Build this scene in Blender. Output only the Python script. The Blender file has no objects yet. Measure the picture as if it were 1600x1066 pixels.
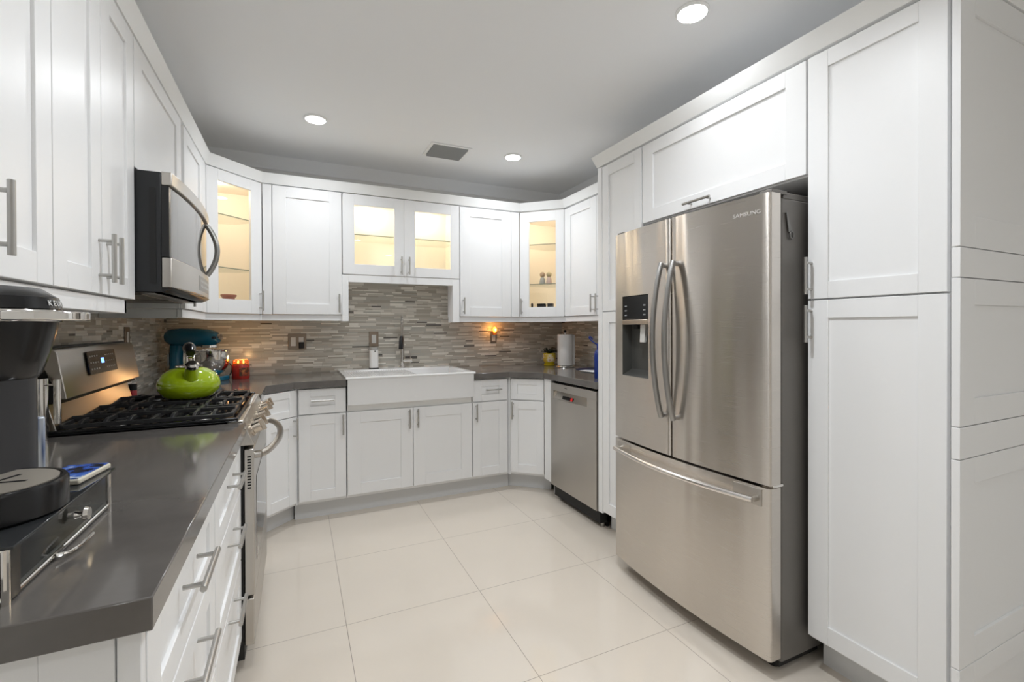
import bpy, bmesh, math, random
from mathutils import Vector, Matrix, Euler
random.seed(7)
C = bpy.context.scene.collection
S = bpy.context.scene

# ------------------------------------------------------------------ camera
H = 1.276
cam_d = bpy.data.cameras.new('camera')
cam = bpy.data.objects.new('camera', cam_d); C.objects.link(cam)
cam_d.sensor_width = 36.0
cam_d.lens = 36.0 * 722.84 / 1600.0
cam_d.shift_y = -17.2 / 1600.0
cam_d.clip_start = 0.02
rt = Vector((0.90698987, -0.42113939, -0.00331426))
dn = Vector((-0.00538943, -0.00373741, -0.99997849))
fw = Vector((0.42111795, 0.90698823, -0.0056595))
m = Matrix((( rt.x, -dn.x, -fw.x, 0), (rt.y, -dn.y, -fw.y, 0), (rt.z, -dn.z, -fw.z, H), (0, 0, 0, 1)))
cam.matrix_world = m
S.camera = cam

# ------------------------------------------------------------------ exposure / world
S.view_settings.view_transform = 'Standard'
S.view_settings.look = 'None'
S.view_settings.gamma = 1.0
S.view_settings.use_curve_mapping = False
S.view_settings.exposure = 0.62
S.cycles.max_bounces = 16; S.cycles.diffuse_bounces = 10; S.cycles.glossy_bounces = 6
w = bpy.data.worlds.new('world'); S.world = w
w.use_nodes = True
w.node_tree.nodes['Background'].inputs[0].default_value = (0.8, 0.87, 1.0, 1)
w.node_tree.nodes['Background'].inputs[1].default_value = 0.05

# ------------------------------------------------------------------ main room dimensions
XL, XR, YB, YF, ZC = -0.835, 2.375, 3.94, -3.2, 2.56
CT, CB = 0.93, 0.886           # worktop top / bottom

def lamp_disk(name, loc, energy, size, color, spread=180, rot=(0, 0, 0)):
    d = bpy.data.lights.new(name, 'AREA'); d.shape = 'DISK'; d.size = size
    d.energy = energy; d.color = color; d.spread = math.radians(spread)
    o = bpy.data.objects.new(name, d); o.location = loc; o.rotation_euler = rot; C.objects.link(o)
    return o
LAMP_COL = (0.91, 0.95, 0.99)
CANS = [(0.109, 3.08), (1.475, 3.151), (1.466, 1.404), (0.109, 1.404)]
MID_FILL = [(0.79, 1.15), (0.79, 0.15)]  # out-of-view lamps added to brighten and even out the kitchen
REAR_FILL = [(0.109, -1.1), (1.466, -1.1), (0.109, -2.5), (1.466, -2.5)]  # invented lamps behind the camera, added as fill
for (x, y), en in zip(CANS, (3.9, 3.9, 1.3, 2.4)):
    lamp_disk('can_light', (x, y, ZC - 0.016), en, 0.10, LAMP_COL, 150)
for (x, y), en in zip(MID_FILL, (8.0, 2.0)):
    lamp_disk('can_light', (x, y, ZC - 0.016), en, 0.10, LAMP_COL, 152)  # added fill, built like the real cans
for (x, y) in REAR_FILL:
    lamp_disk('can_light', (x, y, ZC - 0.016), 1.8, 0.10, LAMP_COL, 130)  # weak added fill from behind, same fitting as the real cans

# ------------------------------------------------------------------ materials
MATS = {}
def mat(name, col, rough=0.5, metal=0.0, coat=0.0, emit=None, estr=0.0, spec=0.5, trans=0.0, ior=1.45, aniso=0.0):
    if name in MATS: return MATS[name]
    mm = bpy.data.materials.new(name); mm.use_nodes = True
    b = mm.node_tree.nodes['Principled BSDF']
    b.inputs['Base Color'].default_value = (*col, 1)
    b.inputs['Roughness'].default_value = rough
    b.inputs['Metallic'].default_value = metal
    b.inputs['Coat Weight'].default_value = coat
    b.inputs['Specular IOR Level'].default_value = spec
    b.inputs['Transmission Weight'].default_value = trans
    b.inputs['IOR'].default_value = ior
    b.inputs['Anisotropic'].default_value = aniso
    if emit:
        b.inputs['Emission Color'].default_value = (*emit, 1)
        b.inputs['Emission Strength'].default_value = estr
    MATS[name] = mm
    return mm
def nt(mm): return mm.node_tree.nodes, mm.node_tree.links, mm.node_tree.nodes['Principled BSDF']
class NG:
    """tiny node helper"""
    def __init__(s, mm): s.n, s.l, s.b = nt(mm)
    def math(s, op, a, b=None, c=None):
        q = s.n.new('ShaderNodeMath'); q.operation = op
        for i, v in enumerate((a, b, c)):
            if v is None: continue
            if isinstance(v, (int, float)): q.inputs[i].default_value = v
            else: s.l.new(v, q.inputs[i])
        return q.outputs[0]
    def pos(s):
        g = s.n.new('ShaderNodeNewGeometry'); x = s.n.new('ShaderNodeSeparateXYZ')
        s.l.new(g.outputs['Position'], x.inputs[0]); return g.outputs['Position'], x.outputs
    def white(s, a, b=None):
        q = s.n.new('ShaderNodeTexWhiteNoise')
        if b is None:
            q.noise_dimensions = '1D'; s.l.new(a, q.inputs['W'])
        else:
            q.noise_dimensions = '2D'; c = s.n.new('ShaderNodeCombineXYZ')
            s.l.new(a, c.inputs[0]); s.l.new(b, c.inputs[1]); s.l.new(c.outputs[0], q.inputs['Vector'])
        return q.outputs['Value']
    def ramp(s, v, stops, const=False):
        q = s.n.new('ShaderNodeValToRGB'); s.l.new(v, q.inputs[0]); e = q.color_ramp
        if const: e.interpolation = 'CONSTANT'
        while len(e.elements) < len(stops): e.elements.new(1.0)
        for el, (p, c) in zip(e.elements, stops): el.position = p; el.color = (*c, 1)
        return q.outputs[0]
    def mix(s, f, a, b):
        q = s.n.new('ShaderNodeMix'); q.data_type = 'RGBA'
        for i, v in ((0, f), (6, a), (7, b)):
            if isinstance(v, (int, float)): q.inputs[i].default_value = v
            elif isinstance(v, tuple): q.inputs[i].default_value = (*v, 1)
            else: s.l.new(v, q.inputs[i])
        return q.outputs[2]
    def noise(s, vec, scale, detail=2, rough=0.5):
        q = s.n.new('ShaderNodeTexNoise'); q.inputs['Scale'].default_value = scale
        q.inputs['Detail'].default_value = detail; q.inputs['Roughness'].default_value = rough
        if vec is not None: s.l.new(vec, q.inputs['Vector'])
        return q.outputs['Fac']
    def mapping(s, vec, scale):
        q = s.n.new('ShaderNodeMapping'); q.inputs['Scale'].default_value = scale; s.l.new(vec, q.inputs['Vector'])
        return q.outputs[0]
    def bump(s, h, strength, dist=0.01):
        q = s.n.new('ShaderNodeBump'); q.inputs['Strength'].default_value = strength; q.inputs['Distance'].default_value = dist
        s.l.new(h, q.inputs['Height']); s.l.new(q.outputs[0], s.b.inputs['Normal'])
    def color(s, v): s.l.new(v, s.b.inputs['Base Color'])
    def rough(s, v): s.l.new(v, s.b.inputs['Roughness'])

M_WHITE = mat('white_lacquer', (0.86, 0.865, 0.87), 0.36)
M_TRIM = mat('white_moulding', (0.91, 0.92, 0.92), 0.4)
M_WALL = mat('wall_paint', (0.80, 0.80, 0.79), 0.75)
M_CEIL = mat('ceiling_paint', (0.915, 0.93, 0.95), 0.85)
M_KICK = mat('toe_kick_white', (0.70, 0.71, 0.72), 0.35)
M_SATIN = mat('satin_nickel', (0.50, 0.49, 0.47), 0.33, metal=1.0)
M_CHROME = mat('chrome', (0.80, 0.78, 0.75), 0.08, metal=1.0)
M_BLACK = mat('black_plastic', (0.009, 0.009, 0.010), 0.2)
M_BLACKM = mat('black_matte', (0.010, 0.010, 0.010), 0.55)
M_CASTI = mat('cast_iron', (0.018, 0.018, 0.019), 0.42)
M_ENAM = mat('black_enamel', (0.010, 0.010, 0.011), 0.12)
M_DGLASS = mat('dark_glass', (0.012, 0.012, 0.013), 0.04)
M_PORC = mat('porcelain', (0.80, 0.80, 0.80), 0.12, coat=0.4)
M_WARMIN = mat('cabinet_interior', (0.88, 0.84, 0.78), 0.5)
M_CASE = mat('fridge_case_grey', (0.17, 0.16, 0.148), 0.40, metal=0.2)
M_BRONZE = mat('bronze_plate', (0.30, 0.24, 0.19), 0.35, metal=0.8)
M_SWITCH = mat('white_plastic', (0.75, 0.74, 0.72), 0.35)

def steel(name, col, rough, axis, wav=0.03):
    mm = mat(name, col, rough, metal=1.0, aniso=0.95)
    mm.node_tree.nodes['Principled BSDF'].inputs['Anisotropic Rotation'].default_value = 0.25
    g = NG(mm); p, xyz = g.pos()
    # fine horizontal brush lines plus a slow vertical waviness of the sheet
    fine = g.noise(g.mapping(p, (6, 6, 900)), 1.0, 2)
    r = g.math('MULTIPLY_ADD', fine, 0.02, rough - 0.01); g.rough(r)
    slow = g.noise(g.mapping(p, (7, 7, 0.9)), 1.0, 1)
    g.bump(slow, wav, 0.05)
    t = g.n.new('ShaderNodeTangent'); t.direction_type = 'RADIAL'; t.axis = 'Z'
    g.l.new(t.outputs[0], g.b.inputs['Tangent'])
    return mm
M_STEEL = steel('brushed_steel', (0.66, 0.62, 0.575), 0.27, 'Z', 0.14)
M_STEEL2 = steel('brushed_steel_plain', (0.56, 0.53, 0.49), 0.30, 'Z', 0.004)

# glass that lets light through
def glass(name, col=(1, 1, 1), rough=0.0, fac=0.9):
    mm = bpy.data.materials.new(name); mm.use_nodes = True
    n, l = mm.node_tree.nodes, mm.node_tree.links
    n.remove(n['Principled BSDF']); out = n['Material Output']
    tr = n.new('ShaderNodeBsdfTransparent'); tr.inputs[0].default_value = (*col, 1)
    gl = n.new('ShaderNodeBsdfGlossy'); gl.inputs['Roughness'].default_value = rough
    fr = n.new('ShaderNodeFresnel'); fr.inputs[0].default_value = 1.5
    mx = n.new('ShaderNodeMixShader')
    ge = n.new('ShaderNodeNewGeometry'); mu = n.new('ShaderNodeMath'); mu.operation = 'MULTIPLY'; sb = n.new('ShaderNodeMath'); sb.operation = 'SUBTRACT'; sb.inputs[0].default_value = 1.0
    l.new(ge.outputs['Backfacing'], sb.inputs[1]); l.new(fr.outputs[0], mu.inputs[0]); l.new(sb.outputs[0], mu.inputs[1])
    l.new(mu.outputs[0], mx.inputs[0]); l.new(tr.outputs[0], mx.inputs[1]); l.new(gl.outputs[0], mx.inputs[2])
    l.new(mx.outputs[0], out.inputs[0]); MATS[name] = mm
    return mm
M_GLASS = glass('clear_glass', (0.97, 0.97, 0.96))
M_SHELF = glass('shelf_glass', (0.93, 0.96, 0.94))
M_SHELFEDGE = mat('shelf_glass_edge', (0.20, 0.26, 0.22), 0.2)
M_SMOKE = glass('tinted_glass', (0.62, 0.63, 0.62))

# floor: large polished porcelain tiles
M_FLOOR = mat('polished_tile', (0.62, 0.57, 0.51), 0.07, spec=0.6)
g = NG(M_FLOOR); p, xyz = g.pos()
def line(ax, off, per, wdt):
    f = g.math('FRACT', g.math('DIVIDE', g.math('SUBTRACT', xyz[ax], off - 50 * per), per))
    d = g.math('MINIMUM', f, g.math('SUBTRACT', 1.0, f))
    return g.math('LESS_THAN', d, wdt / per)
gl_ = g.math('MAXIMUM', line(0, 0.185, 0.6096, 0.0013), line(1, 2.7055, 0.6096, 0.0013))
cl = g.noise(p, 1.6, 3)
base = g.ramp(cl, [(0.3, (0.665, 0.605, 0.53)), (0.7, (0.71, 0.645, 0.565))])
g.color(g.mix(gl_, base, (0.30, 0.26, 0.22)))
g.rough(g.math('MULTIPLY_ADD', gl_, 0.5, 0.07))

# dark quartz worktop
M_QUARTZ = mat('dark_quartz', (0.09, 0.082, 0.075), 0.105, spec=0.9)
g = NG(M_QUARTZ); p, xyz = g.pos()
q = g.noise(p, 9, 4)
g.color(g.ramp(q, [(0.3, (0.105, 0.096, 0.089)), (0.7, (0.135, 0.125, 0.116))]))

# linear glass-and-stone mosaic
def mosaic(name, ax):
    mm = mat(name, (0.4, 0.38, 0.34), 0.22, spec=0.5)
    g = NG(mm); p, xyz = g.pos()
    u, v = xyz[ax], xyz[2]
    u = g.math('ADD', u, 40.0)
    RH = 0.0235
    mrow = g.math('FLOOR', g.math('DIVIDE', v, RH))
    mo = g.white(mrow)
    ub = g.math('ADD', u, g.math('MULTIPLY', mo, 0.37))
    mcol = g.math('FLOOR', g.math('DIVIDE', ub, 0.21))
    split = g.math('GREATER_THAN', g.white(g.math('ADD', mcol, 13.7), mrow), 0.22)   # most blocks are two thin rows
    nrow = g.math('ADD', 1.0, split)
    vf = g.math('MULTIPLY', g.math('DIVIDE', v, RH), nrow)
    row = g.math('FLOOR', vf)
    rid = g.math('ADD', row, g.math('MULTIPLY', split, 577.0))
    blk = g.math('FRACT', g.math('DIVIDE', ub, 0.21))
    r2 = g.white(g.math('ADD', rid, 3.1), mcol)
    cut = g.math('MULTIPLY_ADD', r2, 0.5, 0.25)       # one random cut in each strip
    side = g.math('GREATER_THAN', blk, cut)
    cid = g.math('ADD', g.math('MULTIPLY', mcol, 2.0), side)
    rnd = g.white(g.math('ADD', cid, 0.5), rid)
    col = g.ramp(rnd, [(0.0, (0.44, 0.405, 0.345)), (0.14, (0.54, 0.51, 0.45)), (0.32, (0.63, 0.60, 0.535)), (0.48, (0.48, 0.465, 0.415)),
                       (0.60, (0.68, 0.645, 0.575)), (0.72, (0.84, 0.81, 0.74)), (0.89, (0.53, 0.48, 0.41)), (0.978, (0.10, 0.09, 0.08))], True)
    vv = g.math('FRACT', vf)
    dv = g.math('MULTIPLY', g.math('MINIMUM', vv, g.math('SUBTRACT', 1.0, vv)), g.math('DIVIDE', RH, nrow))
    du = g.math('MINIMUM', g.math('MULTIPLY', g.math('MINIMUM', blk, g.math('SUBTRACT', 1.0, blk)), 0.21),
                g.math('MULTIPLY', g.math('ABSOLUTE', g.math('SUBTRACT', blk, cut)), 0.21))
    ml = g.math('LESS_THAN', g.math('MINIMUM', dv, du), 0.0009)
    g.color(g.mix(ml, col, (0.46, 0.43, 0.38)))
    g.rough(g.math('MULTIPLY_ADD', rnd, 0.25, 0.16))
    g.bump(g.math('SUBTRACT', rnd, ml), 0.25, 0.002)
    return mm
M_MOSX = mosaic('mosaic_back', 0)
M_MOSY = mosaic('mosaic_side', 1)

# ------------------------------------------------------------------ mesh helpers
class MB:
    def __init__(s): s.bm = bmesh.new()
    def _faces(s, vs, fs):
        v = [s.bm.verts.new(c) for c in vs]
        for f in fs:
            try: s.bm.faces.new([v[i] for i in f])
            except ValueError: pass
        return v
    def box(s, x0, x1, y0, y1, z0, z1):
        if x0 > x1: x0, x1 = x1, x0
        if y0 > y1: y0, y1 = y1, y0
        if z0 > z1: z0, z1 = z1, z0
        s._faces([(x0, y0, z0), (x1, y0, z0), (x1, y1, z0), (x0, y1, z0), (x0, y0, z1), (x1, y0, z1), (x1, y1, z1), (x0, y1, z1)],
                 [(3, 2, 1, 0), (4, 5, 6, 7), (0, 1, 5, 4), (1, 2, 6, 5), (2, 3, 7, 6), (3, 0, 4, 7)])
        return s
    def obox(s, c, ax, half):
        """oriented box: centre, three axis vectors, half sizes"""
        c = Vector(c); a = [Vector(v).normalized() * h for v, h in zip(ax, half)]
        vs = [c + sx * a[0] + sy * a[1] + sz * a[2] for sz in (-1, 1) for sx, sy in ((-1, -1), (1, -1), (1, 1), (-1, 1))]
        s._faces(vs, [(3, 2, 1, 0), (4, 5, 6, 7), (0, 1, 5, 4), (1, 2, 6, 5), (2, 3, 7, 6), (3, 0, 4, 7)]); return s
    def prism(s, poly, z0, z1):
        n = len(poly)
        a = sum(poly[i][0] * poly[(i + 1) % n][1] - poly[(i + 1) % n][0] * poly[i][1] for i in range(n))
        if a < 0: poly = poly[::-1]
        s._faces([(x, y, z0) for x, y in poly] + [(x, y, z1) for x, y in poly],
                 [tuple(range(n))[::-1], tuple(range(n, 2 * n))] + [(i, (i + 1) % n, n + (i + 1) % n, n + i) for i in range(n)])
        return s
    def xprism(s, poly, x0, x1):
        """poly in (y,z), extruded along x"""
        n = len(poly)
        a = sum(poly[i][0] * poly[(i + 1) % n][1] - poly[(i + 1) % n][0] * poly[i][1] for i in range(n))
        if a < 0: poly = poly[::-1]
        s._faces([(x0, y, z) for y, z in poly] + [(x1, y, z) for y, z in poly],
                 [tuple(range(n))[::-1], tuple(range(n, 2 * n))] + [(i, (i + 1) % n, n + (i + 1) % n, n + i) for i in range(n)])
        return s
    def tube(s, pts, r, n=12, closed=False, cap=True):
        pts = [Vector(p) for p in pts]; k = len(pts)
        rs = r if isinstance(r, (list, tuple)) else [r] * k
        rings = []; prev = None
        for i in range(k):
            if closed: t = pts[(i + 1) % k] - pts[i - 1]
            elif i == 0: t = pts[1] - pts[0]
            elif i == k - 1: t = pts[-1] - pts[-2]
            else: t = (pts[i + 1] - pts[i]).normalized() + (pts[i] - pts[i - 1]).normalized()
            t.normalize()
            if prev is None:
                up = Vector((0, 0, 1)) if abs(t.z) < 0.9 else Vector((1, 0, 0))
                a = t.cross(up).normalized()
            else:
                a = prev - t * prev.dot(t)
                a = a.normalized() if a.length > 1e-6 else t.orthogonal().normalized()
            prev = a; b = t.cross(a)
            rings.append([s.bm.verts.new(pts[i] + rs[i] * (math.cos(2 * math.pi * j / n) * a + math.sin(2 * math.pi * j / n) * b)) for j in range(n)])
        m_ = k if closed else k - 1
        for i in range(m_):
            A, B = rings[i], rings[(i + 1) % k]
            for j in range(n):
                s.bm.faces.new((A[j], A[(j + 1) % n], B[(j + 1) % n], B[j]))
        if cap and not closed:
            s.bm.faces.new(rings[0][::-1]); s.bm.faces.new(rings[-1])
        return s
    def cyl(s, a, b, r, r2=None, n=24): return s.tube([a, b], [r, r if r2 is None else r2], n)
    def lathe(s, prof, c=(0, 0, 0), n=40, sx=1.0, sy=1.0):
        """prof: (r,z) list; ends at r=0 are closed with a fan"""
        rings = []
        for r, z in prof:
            if r < 1e-5: rings.append([s.bm.verts.new((c[0], c[1], c[2] + z))])
            else: rings.append([s.bm.verts.new((c[0] + sx * r * math.cos(2 * math.pi * j / n), c[1] + sy * r * math.sin(2 * math.pi * j / n), c[2] + z)) for j in range(n)])
        for A, B in zip(rings, rings[1:]):
            for j in range(n):
                f = (A[j % len(A)], A[(j + 1) % len(A)], B[(j + 1) % len(B)], B[j % len(B)])
                u = []
                for v in f:
                    if v not in u: u.append(v)
                if len(u) > 2: s.bm.faces.new(u)
        for R in (rings[0], rings[-1]):
            if len(R) > 1: s.bm.faces.new(R)
        return s
    def ellipsoid(s, c, r, n=24, mlat=14):
        prof = [(math.sin(math.pi * i / mlat), -math.cos(math.pi * i / mlat)) for i in range(mlat + 1)]
        k = len(s.bm.verts)
        s.lathe(prof, (0, 0, 0), n); s.bm.verts.ensure_lookup_table()
        for v in s.bm.verts[k:]: v.co = Vector((c[0] + v.co.x * r[0], c[1] + v.co.y * r[1], c[2] + v.co.z * r[2]))
        return s
    def xf(s, M):
        bmesh.ops.transform(s.bm, matrix=M, verts=s.bm.verts); return s
    def build(s, name, material, parent=None, bev=0.0, smooth=True, label=None, seg=2, fix=True):
        if fix: bmesh.ops.recalc_face_normals(s.bm, faces=s.bm.faces)
        me = bpy.data.meshes.new(name); s.bm.to_mesh(me); s.bm.free()
        me.materials.append(material)
        if smooth:
            for f in me.polygons: f.use_smooth = True
            me.set_sharp_from_angle(angle=math.radians(35))
        o = bpy.data.objects.new(name, me); C.objects.link(o)
        if parent is not None: o.parent = parent
        if bev > 0:
            b = o.modifiers.new('bevel', 'BEVEL'); b.width = bev; b.segments = seg; b.limit_method = 'ANGLE'; b.angle_limit = math.radians(40)
            b.harden_normals = False
        if label: o['label'] = label
        return o
def thing(name, label, cat, loc=(0, 0, 0), rotz=0.0, group=None):
    o = bpy.data.objects.new(name, None); C.objects.link(o); o.empty_display_size = 0.05
    o.location = loc; o.rotation_euler = (0, 0, math.radians(rotz)); o['label'] = label; o['category'] = cat
    if group: o['group'] = group
    return o
def tag(o, label, cat, group=None):
    o['label'] = label; o['category'] = cat
    if group: o['group'] = group
    return o
def struct(name, mb, material, parent=None, bev=0.0):
    o = mb.build(name, material, parent, bev)
    o['kind'] = 'structure'
    return o
def text(name, body, size, M, material, parent, extrude=0.0004, align='CENTER', font_scale=1.0):
    cu = bpy.data.curves.new(name, 'FONT'); cu.body = body; cu.size = size; cu.extrude = extrude
    cu.align_x = align; cu.align_y = 'CENTER'
    t = bpy.data.objects.new(name + '_src', cu); C.objects.link(t)
    dg = bpy.context.evaluated_depsgraph_get(); dg.update()
    me = bpy.data.meshes.new_from_object(t.evaluated_get(dg)); me.name = name
    bpy.data.objects.remove(t); bpy.data.curves.remove(cu)
    for v in me.vertices: v.co.x *= font_scale
    me.transform(M); me.materials.clear(); me.materials.append(material)
    o = bpy.data.objects.new(name, me); C.objects.link(o)
    if parent is not None: o.parent = parent
    return o

# ------------------------------------------------------------------ room shell
T = 0.1
struct('floor', MB().box(XL - T, XR + T, YF - T, YB + T, -0.1, 0.0), M_FLOOR)
struct('ceiling', MB().box(XL - T, XR + T, YF - T, YB + T, ZC, ZC + 0.1), M_CEIL)
struct('wall_left', MB().box(XL - T, XL, YF - T, YB + T, 0, ZC), M_WALL)
struct('wall_right', MB().box(XR, XR + T, YF - T, YB + T, 0, ZC), M_WALL)
struct('wall_back', MB().box(XL, XR, YB, YB + T, 0, ZC), M_WALL)
struct('wall_front', MB().box(XL, XR, YF - T, YF, 0, ZC), M_WALL)
# cove moulding where wall meets ceiling
cv = [(0.0, 0.0), (0.0, -0.085), (0.012, -0.085), (0.016, -0.07), (0.05, -0.03), (0.066, -0.014), (0.07, 0.0)]
b = MB(); n = len(cv)
path = [(XL, YF, 1, 0), (XL, YB, 1, -1), (XR, YB, -1, -1), (XR, YF, -1, 0)]
rings = [[b.bm.verts.new((x + dx * o, y + dy * o, ZC + z)) for o, z in cv] for x, y, dx, dy in path]
for A, B in zip(rings, rings[1:]):
    for j in range(n):
        b.bm.faces.new((A[j], A[(j + 1) % n], B[(j + 1) % n], B[j]))
b.bm.faces.new(rings[0]); b.bm.faces.new(rings[-1])
struct('trim_1', b, M_CEIL)

# tiled splashbacks (thin slabs against the walls)
o = MB().box(XL + 0.0005, XR - 0.0005, YB - 0.009, YB - 0.0005, CB, 1.70).build('tile_backsplash', M_MOSX)
tag(o, 'long mosaic tile splashback of thin beige and grey strips behind the sink', 'backsplash')
o = MB().box(XL + 0.0005, XL + 0.009, 0.76, YB - 0.0095, CB, 1.46).build('tile_backsplash', M_MOSY)
tag(o, 'mosaic tile splashback on the left wall behind the range', 'backsplash')
o = MB().box(XR - 0.009, XR - 0.0005, 2.41, YB - 0.0095, CB, 1.40).build('tile_backsplash', M_MOSY)
tag(o, 'short mosaic tile splashback on the right wall behind the paper towels', 'backsplash')

# ------------------------------------------------------------------ ceiling fittings
M_LENS = mat('lamp_lens', (1, 1, 1), 0.5, emit=(1.0, 0.97, 0.93), estr=14)
names = ['recessed ceiling light nearest the left wall cabinets, above the range corner', 'recessed ceiling light beside the air vent, above the right sink corner',
         'large bright recessed ceiling light near the top edge, in front of the refrigerator', 'recessed ceiling light above the worktop in front of the left cabinets']
def can(x, y, label):
    t = thing('ceiling_light', label, 'ceiling light', (x, y, ZC), 0, 'recessed ceiling lights')
    MB().lathe([(0.057, -0.0005), (0.066, -0.0005), (0.066, -0.005), (0.059, -0.011), (0.057, -0.011), (0.057, -0.0005)]).build('trim_ring', M_TRIM, t)
    MB().lathe([(0.0, -0.013), (0.035, -0.013), (0.056, -0.010), (0.0565, -0.001), (0.0, -0.001)]).build('lens', M_LENS, t)
    return t
for (x, y), l in zip(CANS, names): can(x, y, l)
for (x, y), l in zip(MID_FILL, ['recessed ceiling light just above the picture, in the middle of the room', 'recessed ceiling light over the camera, in the middle of the room']): can(x, y, l)
for (x, y), l in zip(REAR_FILL, ['recessed ceiling light behind the camera, left of the room', 'recessed ceiling light behind the camera, right of the room',
                            'recessed ceiling light at the far rear left of the room', 'recessed ceiling light at the far rear right of the room']): can(x, y, l)
t = thing('air_vent', 'white rectangular ceiling air vent with grey louvres', 'vent', (0.997, 3.262, ZC))
w2, d2 = 0.150, 0.132
b = MB()
b.box(-w2, w2, -d2, -d2 + 0.022, -0.006, -0.0005).box(-w2, w2, d2 - 0.022, d2, -0.006, -0.0005)
b.box(-w2, -w2 + 0.022, -d2 + 0.022, d2 - 0.022, -0.006, -0.0005).box(w2 - 0.022, w2, -d2 + 0.022, d2 - 0.022, -0.006, -0.0005)
b.build('vent_frame', M_TRIM, t, 0.001)
MB().box(-w2 + 0.02, w2 - 0.02, -d2 + 0.02, d2 - 0.02, -0.0025, -0.0008).build('duct_opening', mat('duct_grey', (0.10, 0.10, 0.10), 0.7), t)
b = MB()
for i in range(9):
    yy = -0.098 + i * 0.0245
    b.obox((0, yy, -0.010), ((1, 0, 0), (0, 0.75, -0.66), (0, 0.66, 0.75)), (w2 - 0.024, 0.010, 0.0006))
b.build('louvre', mat('louvre_grey', (0.34, 0.35, 0.35), 0.5), t)

# ------------------------------------------------------------------ cabinet kit (local frame: x to the right, y into the cabinet, front face at y=0)
DT = 0.02     # door thickness
def shaker(x0, x1, z0, z1, st=0.07, rail=0.065, dep=0.007):
    b = MB()
    b.box(x0, x0 + st, 0, DT, z0, z1).box(x1 - st, x1, 0, DT, z0, z1)
    b.box(x0 + st, x1 - st, 0, DT, z0, z0 + rail).box(x0 + st, x1 - st, 0, DT, z1 - rail, z1)
    b.box(x0 + st, x1 - st, dep, DT - 0.001, z0 + rail, z1 - rail)
    return b
def pull(parent, x, z, vert=True, L=0.135, sp=0.048, r=0.006, out=0.034):
    b = MB()
    if vert:
        b.cyl((x, -out, z - L / 2), (x, -out, z + L / 2), r, n=14)
        for k in (-1, 1): b.cyl((x, 0.001, z + k * sp), (x, -out, z + k * sp), r * 0.75, n=10)
    else:
        b.cyl((x - L / 2, -out, z), (x + L / 2, -out, z), r, n=14)
        for k in (-1, 1): b.cyl((x + k * sp, 0.001, z), (x + k * sp, -out, z), r * 0.75, n=10)
    return b.build('handle', M_SATIN, parent, 0.0008)
def door(t, x0, x1, z0, z1, hx=None, hz=None, st=0.07, rail=0.065, name='door', horiz=False, L=0.135, sp=0.048):
    g_ = 0.0015
    d = shaker(x0 + g_, x1 - g_, z0 + g_, z1 - g_, st, rail).build(name, M_WHITE, t, 0.0012)
    if hx is not None: pull(d, hx, hz, not horiz, L, sp)
    return d
def glass_door(t, x0, x1, z0, z1, gx0, gx1, gz0, gz1, hx, hz):
    b = MB()
    b.box(x0, gx0, 0, DT, z0, z1).box(gx1, x1, 0, DT, z0, z1).box(gx0, gx1, 0, DT, z0, gz0).box(gx0, gx1, 0, DT, gz1, z1)
    d = b.build('door', M_WHITE, t, 0.0012)
    MB().box(gx0 + 0.0005, gx1 - 0.0005, 0.010, 0.014, gz0 + 0.0005, gz1 - 0.0005).build('glass_pane', M_GLASS, d)
    pull(d, hx, hz)
    return d
def carcass(t, x0, x1, z0, z1, D, name='body'):
    return MB().box(x0, x1, DT + 0.002, D, z0, z1).build(name, M_WHITE, t, 0.001)
def kick(t, x0, x1, z1, y=0.09):
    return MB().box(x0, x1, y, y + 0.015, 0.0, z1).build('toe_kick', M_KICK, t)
WG = 'white shaker wall cabinets'; BG = 'white shaker base cabinets'; TG = 'white tall cabinets'
UB, UT = 1.372, 2.265       # wall cabinet door bottom / top
DB = 0.14                    # base door bottom

# --- left base drawer units (front face at X=-0.19)
XF = -0.19; DL = -XL + XF - 0.002
def drawers(y0, w_, label, endpanel=False):
    t = thing('drawer_unit', label, 'base cabinet', (XF, y0, 0), 90, BG)
    carcass(t, 0.001, w_ - 0.001, 0.12, CB - 0.002, DL)
    kick(t, 0, w_, 0.12)
    for z0, z1, hz in ((0.69, 0.876, 0.805), (0.432, 0.687, 0.63), (DB, 0.429, 0.40)):
        door(t, 0.003, w_ - 0.003, z0, z1, w_ / 2, hz, st=0.07, rail=0.055, name='drawer', horiz=True, L=0.17, sp=0.064)
    return t
drawers(0.785, 0.58, 'near three-drawer base unit at the end of the left worktop')
drawers(1.367, 0.585, 'three-drawer base unit between the near drawers and the range')
t = thing('end_panel', 'white shaker end panel closing the near end of the left worktop', 'cabinet panel', (XL + 0.002, 0.763, 0))
shaker(0.0, -XL + XF - 0.03, 0.0, CB - 0.002, 0.075, 0.075).build('panel', M_WHITE, t, 0.0012)
MB().box(-XL + XF - 0.028, -XL + XF - 0.0022, 0.0, 0.02, 0.0, CB - 0.002).build('corner_post', M_WHITE, t, 0.0012)

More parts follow.
